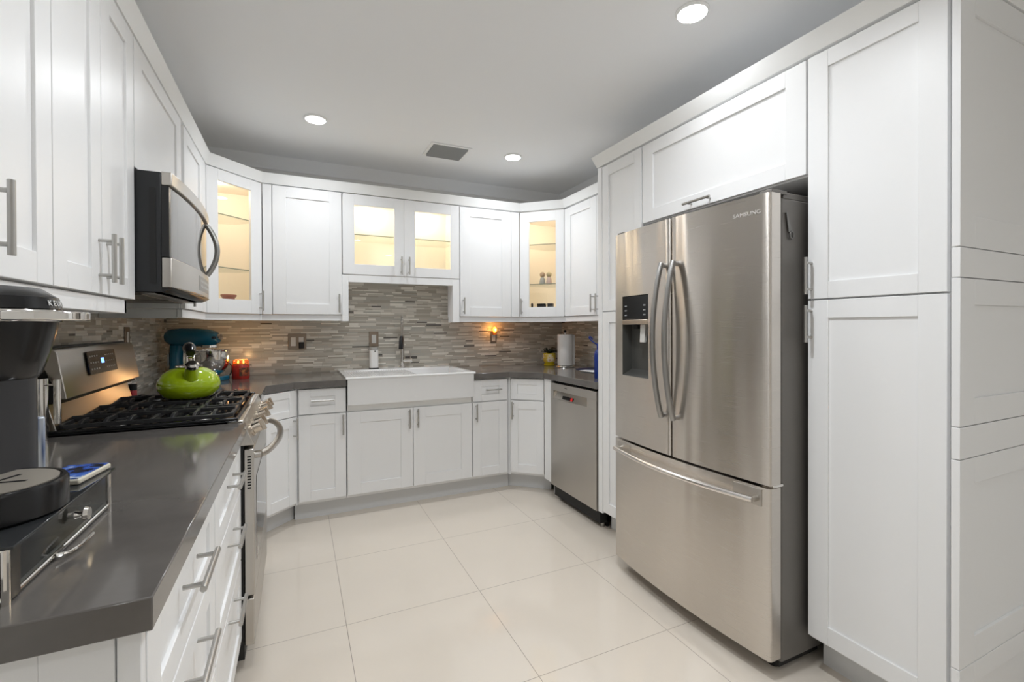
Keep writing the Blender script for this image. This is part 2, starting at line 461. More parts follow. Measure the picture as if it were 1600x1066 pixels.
# --- left diagonal base
P1 = (-0.192, 3.118); P2 = (-0.004, 3.306)
LG = math.dist(P1, P2)
t = thing('corner_base_cabinet', 'angled corner base cabinet between the range and the sink run', 'base cabinet', (P1[0], P1[1], 0), 45, BG)
MB().prism([(0.001, DT + 0.002), (LG - 0.001, DT + 0.002), (LG - 0.001, 0.46), (0.001, 0.46)], 0.12, CB - 0.002).build('body', M_WHITE, t)
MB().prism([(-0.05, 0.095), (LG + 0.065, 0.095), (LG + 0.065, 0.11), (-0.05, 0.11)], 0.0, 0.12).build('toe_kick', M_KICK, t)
MB().box(LG - 0.001, LG + 0.016, 0.012, 0.05, 0.12, CB - 0.002).build('corner_post', M_WHITE, t)
door(t, 0.0, LG - 0.003, 0.705, 0.876, st=0.055, rail=0.045, name='drawer')
door(t, 0.0, LG - 0.003, DB, 0.702, LG - 0.03, 0.63, st=0.06)
o = MB().box(XF - 0.02, XF, 2.735, 3.112, 0.0, CB - 0.002).build('filler_panel', M_WHITE, None, 0.001)
tag(o, 'plain white filler strip between the range and the angled corner cabinet', 'cabinet panel')

# --- back base run (front face at Y=3.30)
YBF = 3.30; DBK = YB - YBF - 0.002
t = thing('base_cabinet', 'narrow drawer-over-door base cabinet left of the farmhouse sink', 'base cabinet', (0.0, YBF, 0), 0, BG)
carcass(t, 0.001, 0.297, 0.12, CB - 0.002, DBK); kick(t, -0.02, 0.3, 0.12)
door(t, 0.004, 0.297, 0.71, 0.876, 0.15, 0.80, st=0.07, rail=0.05, name='drawer', horiz=True, L=0.14)
door(t, 0.004, 0.297, DB, 0.706, 0.276, 0.63, st=0.07)
t = thing('sink_base_cabinet', 'two-door base cabinet under the white farmhouse sink', 'base cabinet', (0.3, YBF, 0), 0, BG)
MB().box(0.001, 0.899, DT + 0.002, DBK, 0.12, 0.708).build('body', M_WHITE, t)
MB().box(0.005, 0.895, 0.012, 0.03, 0.709, 0.755).build('filler_strip', M_TRIM, t)
kick(t, 0, 0.9, 0.12)
door(t, 0.003, 0.449, DB, 0.706, 0.42, 0.63, st=0.085, rail=0.075)
door(t, 0.451, 0.897, DB, 0.706, 0.48, 0.63, st=0.085, rail=0.075)
t = thing('base_cabinet', 'narrow drawer-over-door base cabinet right of the farmhouse sink', 'base cabinet', (1.2, YBF, 0), 0, BG)
carcass(t, 0.001, 0.30, 0.12, CB - 0.002, DBK); kick(t, 0, 0.335, 0.12)
door(t, 0.003, 0.292, 0.71, 0.876, 0.165, 0.80, st=0.07, rail=0.05, name='drawer', horiz=True, L=0.13)
door(t, 0.003, 0.292, DB, 0.706, 0.027, 0.63, st=0.07)

# --- right diagonal base
Q1 = (1.512, 3.302); Q2 = (1.717, 3.115)
ang = math.degrees(math.atan2(Q2[1] - Q1[1], Q2[0] - Q1[0])); LQ = math.dist(Q1, Q2)
t = thing('corner_base_cabinet', 'angled corner base cabinet beside the dishwasher', 'base cabinet', (Q1[0], Q1[1], 0), ang, BG)
MB().box(0.001, LQ - 0.001, DT + 0.002, 0.46, 0.12, CB - 0.002).build('body', M_WHITE, t)
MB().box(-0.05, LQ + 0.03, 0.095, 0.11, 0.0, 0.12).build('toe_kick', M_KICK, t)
MB().prism([(-0.030, 0.022), (-0.006, 0.006), (0.004, 0.004), (0.004, 0.05), (-0.03, 0.06)], 0.12, CB - 0.002).build('corner_post', M_WHITE, t)
door(t, 0.006, LQ - 0.002, 0.71, 0.876, st=0.055, rail=0.045, name='drawer')
door(t, 0.006, LQ - 0.002, DB, 0.706, 0.03, 0.63, st=0.06)
o = MB().box(1.712, 1.732, 3.0, 3.105, 0.12, CB - 0.002).box(1.79, 1.805, 3.0, 3.09, 0.0, 0.125).box(1.725, 1.80, 3.0, 3.02, 0.12, 0.135).build('filler_panel', M_WHITE, None, 0.001)
tag(o, 'narrow white filler strip between the corner cabinet and the dishwasher', 'cabinet panel')

# --- worktops
o = MB().box(XL + 0.0095, -0.171, 0.735, 1.953, CB, CT).build('worktop', M_QUARTZ, None, 0.002)
tag(o, 'dark grey quartz worktop in the foreground, near end to the range', 'worktop')
cut0, cut1 = 0.300, 1.200
b = MB().prism([(XL + 0.0095, 2.727), (-0.171, 2.727), (-0.171, 3.125), (-0.024, 3.272), (cut0 - 0.003, 3.272), (cut0 - 0.003, YB - 0.0095), (XL + 0.0095, YB - 0.0095)], CB, CT)
o = b.build('worktop', M_QUARTZ, None, 0.002); tag(o, 'dark grey quartz corner worktop under the stand mixer and candle', 'worktop')
b = MB().prism([(cut1 + 0.003, 3.272), (1.50, 3.272), (1.695, 3.095), (1.695, 2.405), (XR - 0.0095, 2.405), (XR - 0.0095, YB - 0.0095), (cut1 + 0.003, YB - 0.0095)], CB, CT)
o = b.build('worktop', M_QUARTZ, None, 0.002); tag(o, 'dark grey quartz corner worktop over the dishwasher', 'worktop')

# --- wall cabinets: left run (front face X=-0.495)
XU = -0.495; DU = -XL + XU - 0.002
def lcab(y0, w_, doors, label, z0=UB):
    t = thing('wall_cabinet', label, 'wall cabinet', (XU, y0, 0), 90, WG)
    carcass(t, 0.0005, w_ - 0.0005, z0 + 0.001, UT + 0.005, DU)
    for d in doors: door(t, *d)
    return t
lcab(0.80, 0.574, [(0.0, 0.287, UB, UT, 0.255, 1.475), (0.289, 0.574, UB, UT, 0.325, 1.475)], 'nearest two-door wall cabinet above the coffee maker')
lcab(1.375, 0.575, [(0.0, 0.286, UB, UT, 0.262, 1.472), (0.288, 0.575, UB, UT, 0.322, 1.472)], 'two-door wall cabinet beside the microwave, handles paired')
lcab(1.952, 0.748, [(0.004, 0.702, 1.822, UT, None, None, 0.09)], 'short one-door wall cabinet directly above the microwave', 1.822)
tc = lcab(2.712, 0.592, [(0.006, 0.476, UB, UT, 0.04, 1.452)], 'narrow wall cabinet between the microwave and the corner glass cabinet')
MB().box(0.479, 0.592, 0.0, DT, UB, UT).build('filler_strip', M_WHITE, tc, 0.001)

# --- glass-front corner cabinets
def open_box(t, poly_out, z0, z1, th=0.016, skip=()):
    """hollow cabinet from a plan polygon: walls on every edge except those in skip, plus floor and top"""
    n = len(poly_out); b = MB()
    for i in range(n):
        if i in skip: continue
        a = Vector((*poly_out[i], 0)); c = Vector((*poly_out[(i + 1) % n], 0))
        d = (c - a).normalized(); nrm = Vector((-d.y, d.x, 0))
        mid = (a + c) / 2 + nrm * th / 2
        b.obox((mid.x, mid.y, (z0 + z1) / 2), (d, nrm, (0, 0, 1)), ((c - a).length / 2, th / 2, (z1 - z0) / 2))
    b.prism(poly_out, z0, z0 + th).prism(poly_out, z1 - th, z1)
    return b.build('body', M_WARMIN, t)
M_PUCK = mat('puck_lens', (1, 1, 1), 0.5, emit=(1.0, 0.80, 0.52), estr=16)
def puck(t, x, y, z, energy, loc_w):
    MB().lathe([(0.0, 0.0), (0.03, 0.0), (0.032, -0.008), (0.026, -0.011), (0.0, -0.011)], (x, y, z)).build('puck_light', M_PUCK, t)
    d = bpy.data.lights.new('puck_glow', 'POINT'); d.energy = energy; d.color = (1.0, 0.845, 0.66); d.shadow_soft_size = 0.02
    o = bpy.data.objects.new('puck_glow', d); o.location = loc_w; C.objects.link(o)
def shelf(t, poly, z):
    o_ = MB().prism(poly, z, z + 0.006).build('glass_shelf', M_SHELF, t)
    # a ground front edge
    a, c = poly[0], poly[1]
    MB().obox(((a[0] + c[0]) / 2, (a[1] + c[1]) / 2 - 0.001, z + 0.003), ((c[0] - a[0], c[1] - a[1], 0), (-(c[1] - a[1]), c[0] - a[0], 0), (0, 0, 1)),
              (math.dist(a, c) / 2, 0.001, 0.003)).build('shelf_edge', M_SHELFEDGE, o_)
    return o_
def inv(root, pts):
    M = Matrix.Translation(root.location) @ Matrix.Rotation(root.rotation_euler.z, 4, 'Z'); Mi = M.inverted()
    return [((Mi @ Vector((x, y, 0))).x, (Mi @ Vector((x, y, 0))).y) for x, y in pts], M
def rev(p): return p
# left corner
a0 = (-0.495, 3.310); a1 = (-0.215, 3.590); LD = math.dist(a0, a1)
t = thing('corner_wall_cabinet', 'left corner wall cabinet with a tall lit glass door', 'wall cabinet', (a0[0], a0[1], 0), 45, WG)
pl, M = inv(t, [(-0.510, 3.325), (-0.2285, 3.606), (-0.2285, YB - 0.002), (XL + 0.002, YB - 0.002), (XL + 0.002, 3.325)])
open_box(t, pl, UB + 0.002, UT + 0.004, skip=(0,))
glass_door(t, 0.002, LD - 0.002, UB, UT, 0.078, LD - 0.085, 1.462, 2.195, LD - 0.022, 1.462)
MB().box(-0.016, 0.0005, 0.004, 0.03, UB + 0.002, UT).build('stile', M_WHITE, t)
sh = [(0.02, 0.035), (LD - 0.02, 0.035), (LD - 0.02, 0.21), (LD / 2 + 0.04, 0.40), (LD / 2 - 0.04, 0.40), (0.02, 0.21)]
for z in (1.995, 1.66): shelf(t, sh, z)
puck(t, LD / 2, 0.2, UT - 0.0125, 1.2, M @ Vector((LD / 2, 0.2, UT - 0.06)))
# right corner
c0 = (1.742, 3.590); c1 = (2.025, 3.322); LR = math.dist(c0, c1); ang = math.degrees(math.atan2(c1[1] - c0[1], c1[0] - c0[0]))
t = thing('corner_wall_cabinet', 'right corner wall cabinet with a tall lit glass door and figurines', 'wall cabinet', (c0[0], c0[1], 0), ang, WG)
pl, M = inv(t, [(1.757, 3.606), (2.039, 3.338), (XR - 0.002, 3.338), (XR - 0.002, YB - 0.002), (1.757, YB - 0.002)])
open_box(t, pl, UB - 0.004, UT + 0.004, skip=(0,))
glass_door(t, 0.002, LR - 0.002, UB - 0.006, UT - 0.004, 0.084, LR - 0.072, 1.448, 2.176, 0.022, 1.455)
MR = M
MB().box(LR - 0.0005, LR + 0.012, 0.006, 0.03, UB, UT - 0.004).build('stile', M_WHITE, t)
sh = [(0.02, 0.035), (LR - 0.02, 0.035), (LR - 0.02, 0.21), (LR / 2 + 0.04, 0.38), (LR / 2 - 0.04, 0.38), (0.02, 0.21)]
for z in (1.982, 1.643): shelf(t, sh, z)
puck(t, LR / 2, 0.2, UT - 0.0125, 1.2, M @ Vector((LR / 2, 0.2, UT - 0.06)))

# --- wall cabinets: back run (front face Y=3.59)
YU = 3.59; DUB = YB - YU - 0.002
t = thing('wall_cabinet', 'white wall cabinet left of the sink window of tile', 'wall cabinet', (-0.212, YU, 0), 0, WG)
t['label'] = 'solid-door wall cabinet right of the left corner glass cabinet'
carcass(t, 0.0005, 0.510, UB + 0.001, UT + 0.005, DUB)
MB().box(0.0, 0.056, 0.0, DT, UB, UT).build('filler_strip', M_WHITE, t, 0.001)
door(t, 0.059, 0.511, UB, UT, 0.490, 1.455, st=0.085, rail=0.075)
t = thing('wall_cabinet', 'short two-door lit glass wall cabinet above the sink', 'wall cabinet', (0.302, YU, 0), 0, WG)
zc0 = 1.672
open_box(t, [(0.001, DT + 0.002), (0.897, DT + 0.002), (0.897, DUB), (0.001, DUB)], zc0 + 0.001, UT + 0.004, skip=(0,))
glass_door(t, 0.003, 0.448, zc0, UT - 0.002, 0.085, 0.376, 1.749, 2.185, 0.426, 1.752)
glass_door(t, 0.450, 0.895, zc0, UT - 0.002, 0.535, 0.822, 1.745, 2.183, 0.485, 1.752)
shelf(t, [(0.02, 0.04), (0.88, 0.04), (0.88, DUB - 0.02), (0.02, DUB - 0.02)], 1.972)
for x in (0.235, 0.672): puck(t, x, 0.2, UT - 0.0125, 0.85, (0.302 + x, YU + 0.2, UT - 0.05))
t = thing('wall_cabinet', 'solid-door wall cabinet left of the right corner glass cabinet', 'wall cabinet', (1.202, YU, 0), 0, WG)
carcass(t, 0.0005, 0.536, UB - 0.005, UT + 0.005, DUB)
MB().box(0.462, 0.536, 0.0, DT, UB - 0.006, UT - 0.002).build('filler_strip', M_WHITE, t, 0.001)
door(t, 0.002, 0.459, UB - 0.006, UT - 0.002, 0.028, 1.453, st=0.085, rail=0.075)

# --- right wall cabinets (front face X=2.03)
t = thing('wall_cabinet', 'two-door wall cabinet on the right wall above the paper towels', 'wall cabinet', (2.03, 3.318, 0), -90, WG)
carcass(t, 0.0005, 0.912, UB - 0.005, UT + 0.003, XR - 2.03 - 0.002)
door(t, 0.002, 0.447, UB - 0.006, UT - 0.004, 0.372 + 0.045, 1.458, st=0.08, rail=0.07)
door(t, 0.450, 0.910, UB - 0.006, UT - 0.004, 0.450 + 0.03, 1.458, st=0.08, rail=0.07)

# --- light rails below the wall cabinets
def railbox(pts, z0, z1, name, label, extra=None):
    b = MB()
    for (p_, q_) in zip(pts, pts[1:]):
        a = Vector((*p_, 0)); c = Vector((*q_, 0)); d = (c - a).normalized(); nrm = Vector((-d.y, d.x, 0))
        mid = (a + c) / 2 + nrm * 0.011
        b.obox((mid.x, mid.y, (z0 + z1) / 2), (d, nrm, (0, 0, 1)), ((c - a).length / 2 + 0.004, 0.011, (z1 - z0) / 2))
    if extra: extra(b)
    o = b.build(name, M_WHITE, None, 0.002); tag(o, label, 'cabinet moulding'); return o
railbox([(XL + 0.012, 0.812), (XU - 0.03, 0.812)], 1.325, 1.369, 'light_rail', 'white light rail under the near left wall cabinets',
        lambda b: (b.box(XU - 0.032, XU - 0.010, 0.805, 1.9, 1.325, 1.369), b.box(XL + 0.012, XU - 0.010, 1.88, 1.9, 1.325, 1.369)))
def ex(b):
    b.box(XL + 0.012, XU - 0.032, 2.716, 2.736, 1.325, 1.369)
    b.box(0.299, 0.344, YU + 0.004, YU + 0.13, 1.325, 1.369)
    b.box(0.299, 0.344, YU + 0.004, YU + 0.13, 1.369, 1.669)
    b.box(0.344, 1.142, YU + 0.004, YU + 0.030, 1.614, 1.669)
    b.box(1.142, 1.199, YU + 0.004, YU + 0.13, 1.318, 1.669)
railbox([(XU - 0.010, 2.716), (XU - 0.010, 3.326), (-0.222, 3.604), (0.30, 3.604)], 1.328, 1.369, 'light_rail',
        'white light rail and valance framing the tile opening above the sink', ex)
railbox([(1.205, 3.604), (1.752, 3.604), (2.04, 3.328), (2.04, 2.41)], 1.322, 1.3635, 'light_rail', 'white light rail under the right corner wall cabinets')

# --- crown mouldings
def crown(path, z0, z1, proj, label, closed_ends=True):
    """path: list of (x,y) at the cabinet face, walked so that the room is on the right-hand side"""
    b = MB(); prof = [(-0.03, z0), (0.002, z0), (proj * 0.45, z0 + (z1 - z0) * 0.35), (proj * 0.9, z1 - 0.008), (proj, z1), (-0.03, z1)]
    rings = []
    for i, (x, y) in enumerate(path):
        ds = []
        if i > 0: ds.append((Vector((x, y)) - Vector(path[i - 1])).normalized())
        if i < len(path) - 1: ds.append((Vector(path[i + 1]) - Vector((x, y))).normalized())
        ns = [Vector((d.y, -d.x)) for d in ds]
        nn = sum(ns, Vector((0, 0))); nn = nn / (nn.length ** 2) * len(ns) if len(ns) == 2 else nn
        rings.append([b.bm.verts.new((x + nn.x * o_, y + nn.y * o_, z)) for o_, z in prof])
    k = len(prof)
    for A, B in zip(rings, rings[1:]):
        for j in range(k): b.bm.faces.new((A[j], A[(j + 1) % k], B[(j + 1) % k], B[j]))
    b.bm.faces.new(rings[0]); b.bm.faces.new(rings[-1])
    o = b.build('crown_moulding', M_TRIM, None); tag(o, label, 'cabinet moulding'); return o
crown([(XL + 0.01, 0.80), (XU, 0.80), (XU, 3.310), (-0.215, 3.590), (1.742, 3.590), (2.025, 3.322), (2.028, 2.445)], UT + 0.006, 2.338, 0.024,
      'white crown moulding running along the tops of the wall cabinets')

# ------------------------------------------------------------------ right tall run (front face X=1.71)
XT = 1.71; DTALL = XR - XT - 0.002
t = thing('tall_cabinet', 'narrow tall cabinet between the dishwasher and the refrigerator', 'tall cabinet', (XT, 2.402, 0), -90, TG)
carcass(t, 0.0005, 0.406, 0.12, UT + 0.005, DTALL)
kick(t, 0.012, 0.400, 0.12)
MB().box(0.0, 0.042, 0.0, DT, 0.12, UT).build('filler_strip', M_WHITE, t, 0.001)
door(t, 0.046, 0.404, 1.372, UT - 0.004, st=0.06)
door(t, 0.046, 0.404, 0.135, 1.369, st=0.06)
t = thing('bridge_cabinet', 'wide flap-door cabinet above the refrigerator', 'wall cabinet', (XT, 1.993, 0), -90, TG)
carcass(t, 0.0005, 0.90, 1.835, UT + 0.005, DTALL)
door(t, 0.002, 0.898, 1.838, UT - 0.004, 0.405, 1.862, st=0.08, rail=0.065, horiz=True, L=0.16, sp=0.055)
t = thing('pantry_cabinet', 'tall two-door pantry cabinet right of the refrigerator', 'tall cabinet', (XT, 1.092, 0), -90, TG)
carcass(t, 0.0005, 0.420, 0.12, UT + 0.005, DTALL)
kick(t, 0.005, 0.42, 0.12)
door(t, 0.002, 0.408, 1.375, UT - 0.004, 0.016, 1.46, st=0.07, rail=0.06)
door(t, 0.002, 0.408, 0.135, 1.372, 0.016, 1.285, st=0.07, rail=0.065)
# decorative doors on the pantry end, facing the camera
t = thing('end_panel', 'grey-looking white shaker panels on the shaded end of the pantry', 'cabinet panel', (1.692, 0.650, 0))
t['label'] = 'shaded white shaker end panelling on the right side of the pantry'
for z0, z1, rl in ((1.502, UT + 0.0, 0.09), (1.415, 1.499, None), (0.990, 1.412, 0.075), (0.897, 0.987, None), (0.30, 0.894, 0.075), (0.02, 0.297, 0.06)):
    if rl is None: MB().box(0.002, XR - 1.694, 0, DT, z0, z1).build('panel', M_WHITE, t, 0.0012)
    else: shaker(0.002, XR - 1.694, z0, z1, 0.085, rl).build('panel', M_WHITE, t, 0.0012)
crown([(XR - 0.01, 2.404), (XT, 2.404), (XT, 0.650), (XR - 0.01, 0.650)], UT + 0.006, 2.338, 0.028, 'white crown moulding along the tops of the tall cabinets')

# ------------------------------------------------------------------ refrigerator
t = thing('refrigerator', 'stainless steel french door refrigerator with bottom freezer', 'refrigerator', (1.53, 1.998, 0), -90)
FW = 0.890           # local x: 0 (far) .. FW (near); y 0 = door edge plane, bow goes to negative y
def bow(x): return -0.03 * (1 - ((x - FW / 2) / (FW / 2)) ** 2)
def bowed(x0, x1, z0, z1, yb, hole=None, r=0.010, nseg=14):
    xs = [x0 + (x1 - x0) * i / nseg for i in range(nseg + 1)]
    if hole: xs = sorted(set([x for x in xs if abs(x - hole[0]) > 0.008 and abs(x - hole[1]) > 0.008] + [hole[0], hole[1]]))
    prof = [(x0, yb), (x0, bow(x0) + r)]
    prof += [(x0 + r * (1 - math.cos(a)), bow(x0 + r * (1 - math.cos(a))) + r * (1 - math.sin(a))) for a in (0.5, 1.0)]
    xs = [x for x in xs if x0 + r <= x <= x1 - r]
    xs = [x0 + r] + [x for x in xs if x0 + r * 1.3 < x < x1 - r * 1.3] + [x1 - r]
    prof += [(x, bow(x)) for x in xs]
    prof += [(x1 - r * (1 - math.cos(a)), bow(x1 - r * (1 - math.cos(a))) + r * (1 - math.sin(a))) for a in (1.0, 0.5)]
    prof += [(x1, bow(x1) + r), (x1, yb)]
    zs = [z0, z1] if not hole else [z0, hole[2], hole[3], z1]
    b = MB(); grid = [[b.bm.verts.new((x, y, z)) for x, y in prof] for z in zs]
    n = len(prof)
    for k in range(len(zs) - 1):
        for i in range(n - 1):
            if hole and k == 1 and prof[i][0] >= hole[0] - 1e-6 and prof[i + 1][0] <= hole[1] + 1e-6 and prof[i][1] < 0.004 and prof[i+1][1] < 0.004: continue
            b.bm.faces.new((grid[k][i], grid[k][i + 1], grid[k + 1][i + 1], grid[k + 1][i]))
        b.bm.faces.new((grid[k][n - 1], grid[k][0], grid[k + 1][0], grid[k + 1][n - 1]))
    b.bm.faces.new(grid[0]); b.bm.faces.new(grid[-1][::-1])
    return b
SPL = 0.432
MB().box(0.008, FW - 0.006, 0.068, 0.80, 0.045, 1.745).build('case', M_CASE, t, 0.006)
MB().box(0.02, FW - 0.02, 0.075, 0.30, 0.02, 0.046).build('grille', M_BLACKM, t)
for x in (0.06, FW - 0.06):
    for y in (0.10, 0.70): MB().cyl((x, y, 0.0), (x, y, 0.046), 0.018, n=14).build('foot', M_BLACKM, t)
ZD0, ZD1 = 0.703, 1.757
hole = (0.075, 0.288, 1.030, 1.432)
d = bowed(0.0, SPL, ZD0, ZD1, 0.055, hole).build('door', M_STEEL, t)
# dispenser recess
hx0, hx1, hz0, hz1 = hole
b = MB()
yd = 0.045
y0_, y1_ = bow(hx0), bow(hx1)
vs = [(hx0, y0_, hz0), (hx1, y1_, hz0), (hx1, y1_, 1.29), (hx0, y0_, 1.29), (hx0 + 0.006, yd, hz0 + 0.03), (hx1 - 0.006, yd, hz0 + 0.03), (hx1 - 0.006, yd, 1.29), (hx0 + 0.006, yd, 1.29)]
b._faces(vs, [(0, 1, 5, 4), (1, 2, 6, 5), (3, 0, 4, 7), (4, 5, 6, 7), (2, 3, 7, 6)])
b.build('dispenser_recess', mat('recess_grey', (0.07, 0.07, 0.065), 0.4), d, fix=False)
def curved_plate(x0, x1, z0, z1, off, th, nseg=6):
    b = MB(); P = [(x0 + (x1 - x0) * i / nseg) for i in range(nseg + 1)]
    poly = [(x, bow(x) - off) for x in P] + [(x, bow(x) - off + th) for x in P[::-1]]
    return b.prism(poly, z0, z1)
curved_plate(hx0 + 0.001, hx1 - 0.001, 1.313, hz1 - 0.001, -0.001, 0.03).build('dispenser_panel', M_BLACK, d, 0.003)
curved_plate(hx0 + 0.001, hx1 - 0.001, 1.288, 1.312, 0.002, 0.03).build('dispenser_ledge', mat('ledge_steel', (0.72, 0.62, 0.52), 0.25, metal=1.0), d, 0.002)
b = MB()
for zz in (1.335, 1.358, 1.381):
    for xx in (hx0 + 0.03, hx1 - 0.03): b.box(xx - 0.008, xx + 0.008, bow(xx) - 0.0005, bow(xx) + 0.002, zz - 0.003, zz + 0.003)
b.build('dispenser_icons', mat('icon_grey', (0.30, 0.31, 0.32), 0.5), d)
MB().xprism([(0.005, 1.288), (0.03, 1.288), (0.012, 1.20), (0.0, 1.20)], 0.195, 0.230).build('dispenser_paddle', mat('paddle_white', (0.62, 0.62, 0.60), 0.35), d, 0.002)
MB().tube([(0.15, 0.02, 1.288), (0.15, 0.02, 1.265)], 0.016, 14).build('dispenser_nozzle', M_BLACKM, d)
# tall bowed door handles
def door_handle(parent, x):
    pts = []; n = 22
    for i in range(n + 1):
        s_ = i / n; z = 0.872 + (1.560 - 0.872) * s_
        pts.append((x, bow(x) - 0.020 - 0.052 * math.sin(math.pi * s_) ** 0.8, z))
    b = MB().tube(pts, 0.0125, 14)
    for z in (0.880, 1.552): b.cyl((x, bow(x) + 0.004, z), (x, bow(x) - 0.024, z), 0.011, n=14)
    return b.build('handle', mat('handle_grey', (0.36, 0.355, 0.345), 0.32, metal=1.0), parent)
door_handle(d, SPL - 0.033)
d2_ = bowed(SPL + 0.007, FW, ZD0, ZD1, 0.055).build('door', M_STEEL, t)
door_handle(d2_, SPL + 0.040)
M_LOGO = mat('logo_grey', (0.62, 0.60, 0.58), 0.45, metal=0.5)
xl = 0.803
slope = math.atan2(bow(xl + 0.03) - bow(xl - 0.03), 0.06)
text('logo', 'SAMSUNG', 0.021, Matrix.Translation((xl, bow(xl) - 0.0012, 1.694)) @ Matrix.Rotation(slope, 4, 'Z') @ Matrix.Rotation(math.radians(90), 4, 'X'), M_LOGO, d2_, font_scale=1.15)
# freezer drawer
f = bowed(0.0, FW, 0.070, 0.692, 0.055).build('freezer_drawer', M_STEEL, t)
pts = []
for i in range(25):
    s_ = i / 24; x = 0.045 + (FW - 0.09) * s_
    pts.append((x, bow(x) - 0.030 - 0.028 * math.sin(math.pi * s_), 0.648))
b = MB().tube(pts, 0.0115, 14)
b.build('handle', mat('handle_bright', (0.80, 0.77, 0.74), 0.22, metal=1.0), f)
for x in (0.085, FW - 0.085):
    curved_plate(x - 0.055, x + 0.055, 0.622, 0.684, 0.004, 0.006).build('handle_bracket', M_STEEL2, f, 0.001)
for x in (0.048, FW - 0.048):
    MB().cyl((x, bow(x), 0.648), (x, bow(x) - 0.03, 0.648), 0.010, n=12).build('handle_post', M_STEEL2, f)
MB().box(0.012, FW - 0.010, 0.085, 0.35, 1.745, 1.768).build('hinge_cover', M_CASE, t, 0.003)
for x0 in (0.005, FW - 0.055): MB().box(x0, x0 + 0.05, 0.015, 0.10, 1.757, 1.772).build('hinge', M_CASE, t, 0.003)
MB().box(FW - 0.05, FW - 0.002, 0.02, 0.075, 0.692, 0.703).build('hinge', M_CHROME, t, 0.002)
# magnet on the fridge side
o = MB().xprism([(0.0865, 1.691), (0.0925, 1.690), (0.116, 1.634), (0.112, 1.620), (0.099, 1.622)], FW - 0.0055, FW + 0.001)
o.tube([(FW + 0.001, 0.1155 + 0.010 * math.cos(a), 1.611 + 0.013 * math.sin(a)) for a in [2 * math.pi * i / 18 for i in range(18)]], 0.0035, 8, True)
o.xf(Matrix.Translation((1.53, 1.998, 0)) @ Matrix.Rotation(math.radians(-90), 4, 'Z'))
tag(o.build('bottle_opener', mat('pewter', (0.20, 0.195, 0.185), 0.35, metal=0.9)), 'dark metal ring-ended opener stuck on the upper refrigerator side', 'bottle opener')

# ------------------------------------------------------------------ dishwasher
t = thing('dishwasher', 'stainless steel dishwasher under the right worktop', 'dishwasher', (1.705, 2.992, 0), -90)
WD = 0.575
MB().box(0.004, WD - 0.004, 0.03, 0.60, 0.03, 0.872).build('body', M_BLACKM, t)
b = MB()
b.box(0, WD, 0.0, 0.028, 0.115, 0.755).box(0, 0.035, 0.0, 0.028, 0.755, 0.815).box(WD - 0.105, WD, 0.0, 0.028, 0.755, 0.815).box(0, WD, 0.0, 0.028, 0.815, 0.868)
dw = b.build('door', M_STEEL2, t, 0.0015)
MB().xprism([(0.003, 0.7555), (0.022, 0.8145), (0.027, 0.8145), (0.027, 0.7555)], 0.0352, WD - 0.1052).build('pocket_handle', mat('pocket_steel', (0.70, 0.66, 0.61), 0.22, metal=1.0), dw)
b = MB().obox((0.225, 0.0075, 0.775), ((1, 0, 0), (0, 0.306, 0.952), (0, -0.952, 0.306)), (0.070, 0.012, 0.0012)).build('display', M_BLACK, dw)
MB().obox((0.277, 0.0062, 0.775), ((1, 0, 0), (0, 0.306, 0.952), (0, -0.952, 0.306)), (0.012, 0.011, 0.0013)).build('status_light', mat('red_led', (0.5, 0.01, 0.01), 0.3, emit=(1, 0.03, 0.03), estr=0.15), dw)
MB().box(0.195, 0.225, -0.001, 0.001, 0.842, 0.847).build('badge', mat('badge_grey', (0.12, 0.11, 0.10), 0.4), dw)
MB().box(0.03, WD - 0.004, 0.085, 0.10, 0.0, 0.10).build('kick_plate', M_BLACKM, t)
for x in (0.03, WD - 0.03): MB().cyl((x, 0.07, 0), (x, 0.07, 0.11), 0.014, n=12).build('leg', M_SATIN, t)

# ------------------------------------------------------------------ sink and tap
t = thing('farmhouse_sink', 'wide white farmhouse apron sink with a ribbed drainer', 'sink', (0.0, 0.0, 0))
x0, x1, y0, y1 = 0.303, 1.197, 3.255, YB - 0.012
b = MB(); zt = 0.945; zb_ = 0.757
bx0, bx1, by0, by1, bz = 0.79, 1.160, 3.30, 3.80, 0.765
def ringp(xa, xb, ya, yb): return [(xa, ya), (xb, ya), (xb, yb), (xa, yb)]
V = lambda pts, z: [b.bm.verts.new((x, y, z)) for x, y in pts]
ot, ob = V(ringp(x0 - 0.012, x1 + 0.012, y0, y1), zt), V(ringp(x0, x1, y0, y1), zb_)
olip = V(ringp(x0 - 0.012, x1 + 0.012, y0 - 0.006, y1), zt - 0.004); olip2 = V(ringp(x0 - 0.012, x1 + 0.012, y0 - 0.006, y1), CT + 0.0008); olip3 = V(ringp(x0, x1, y0, y1), CT + 0.0004)
def band(A, B):
    for i in range(4): b.bm.faces.new((A[i], A[(i + 1) % 4], B[(i + 1) % 4], B[i]))
band(olip, ot); band(olip2, olip); band(olip3, olip2); band(ob, olip3)
b.bm.faces.new(ob[::-1])
# drainer hollow and bowl
dx0, dx1 = 0.335, 0.760
r1 = V(ringp(x0 + 0.022, x1 - 0.022, y0 + 0.030, by1 + 0.01), zt)
band(ot, r1)
r2 = V(ringp(x0 + 0.030, x1 - 0.030, y0 + 0.038, by1), zt - 0.010); band(r1, r2)
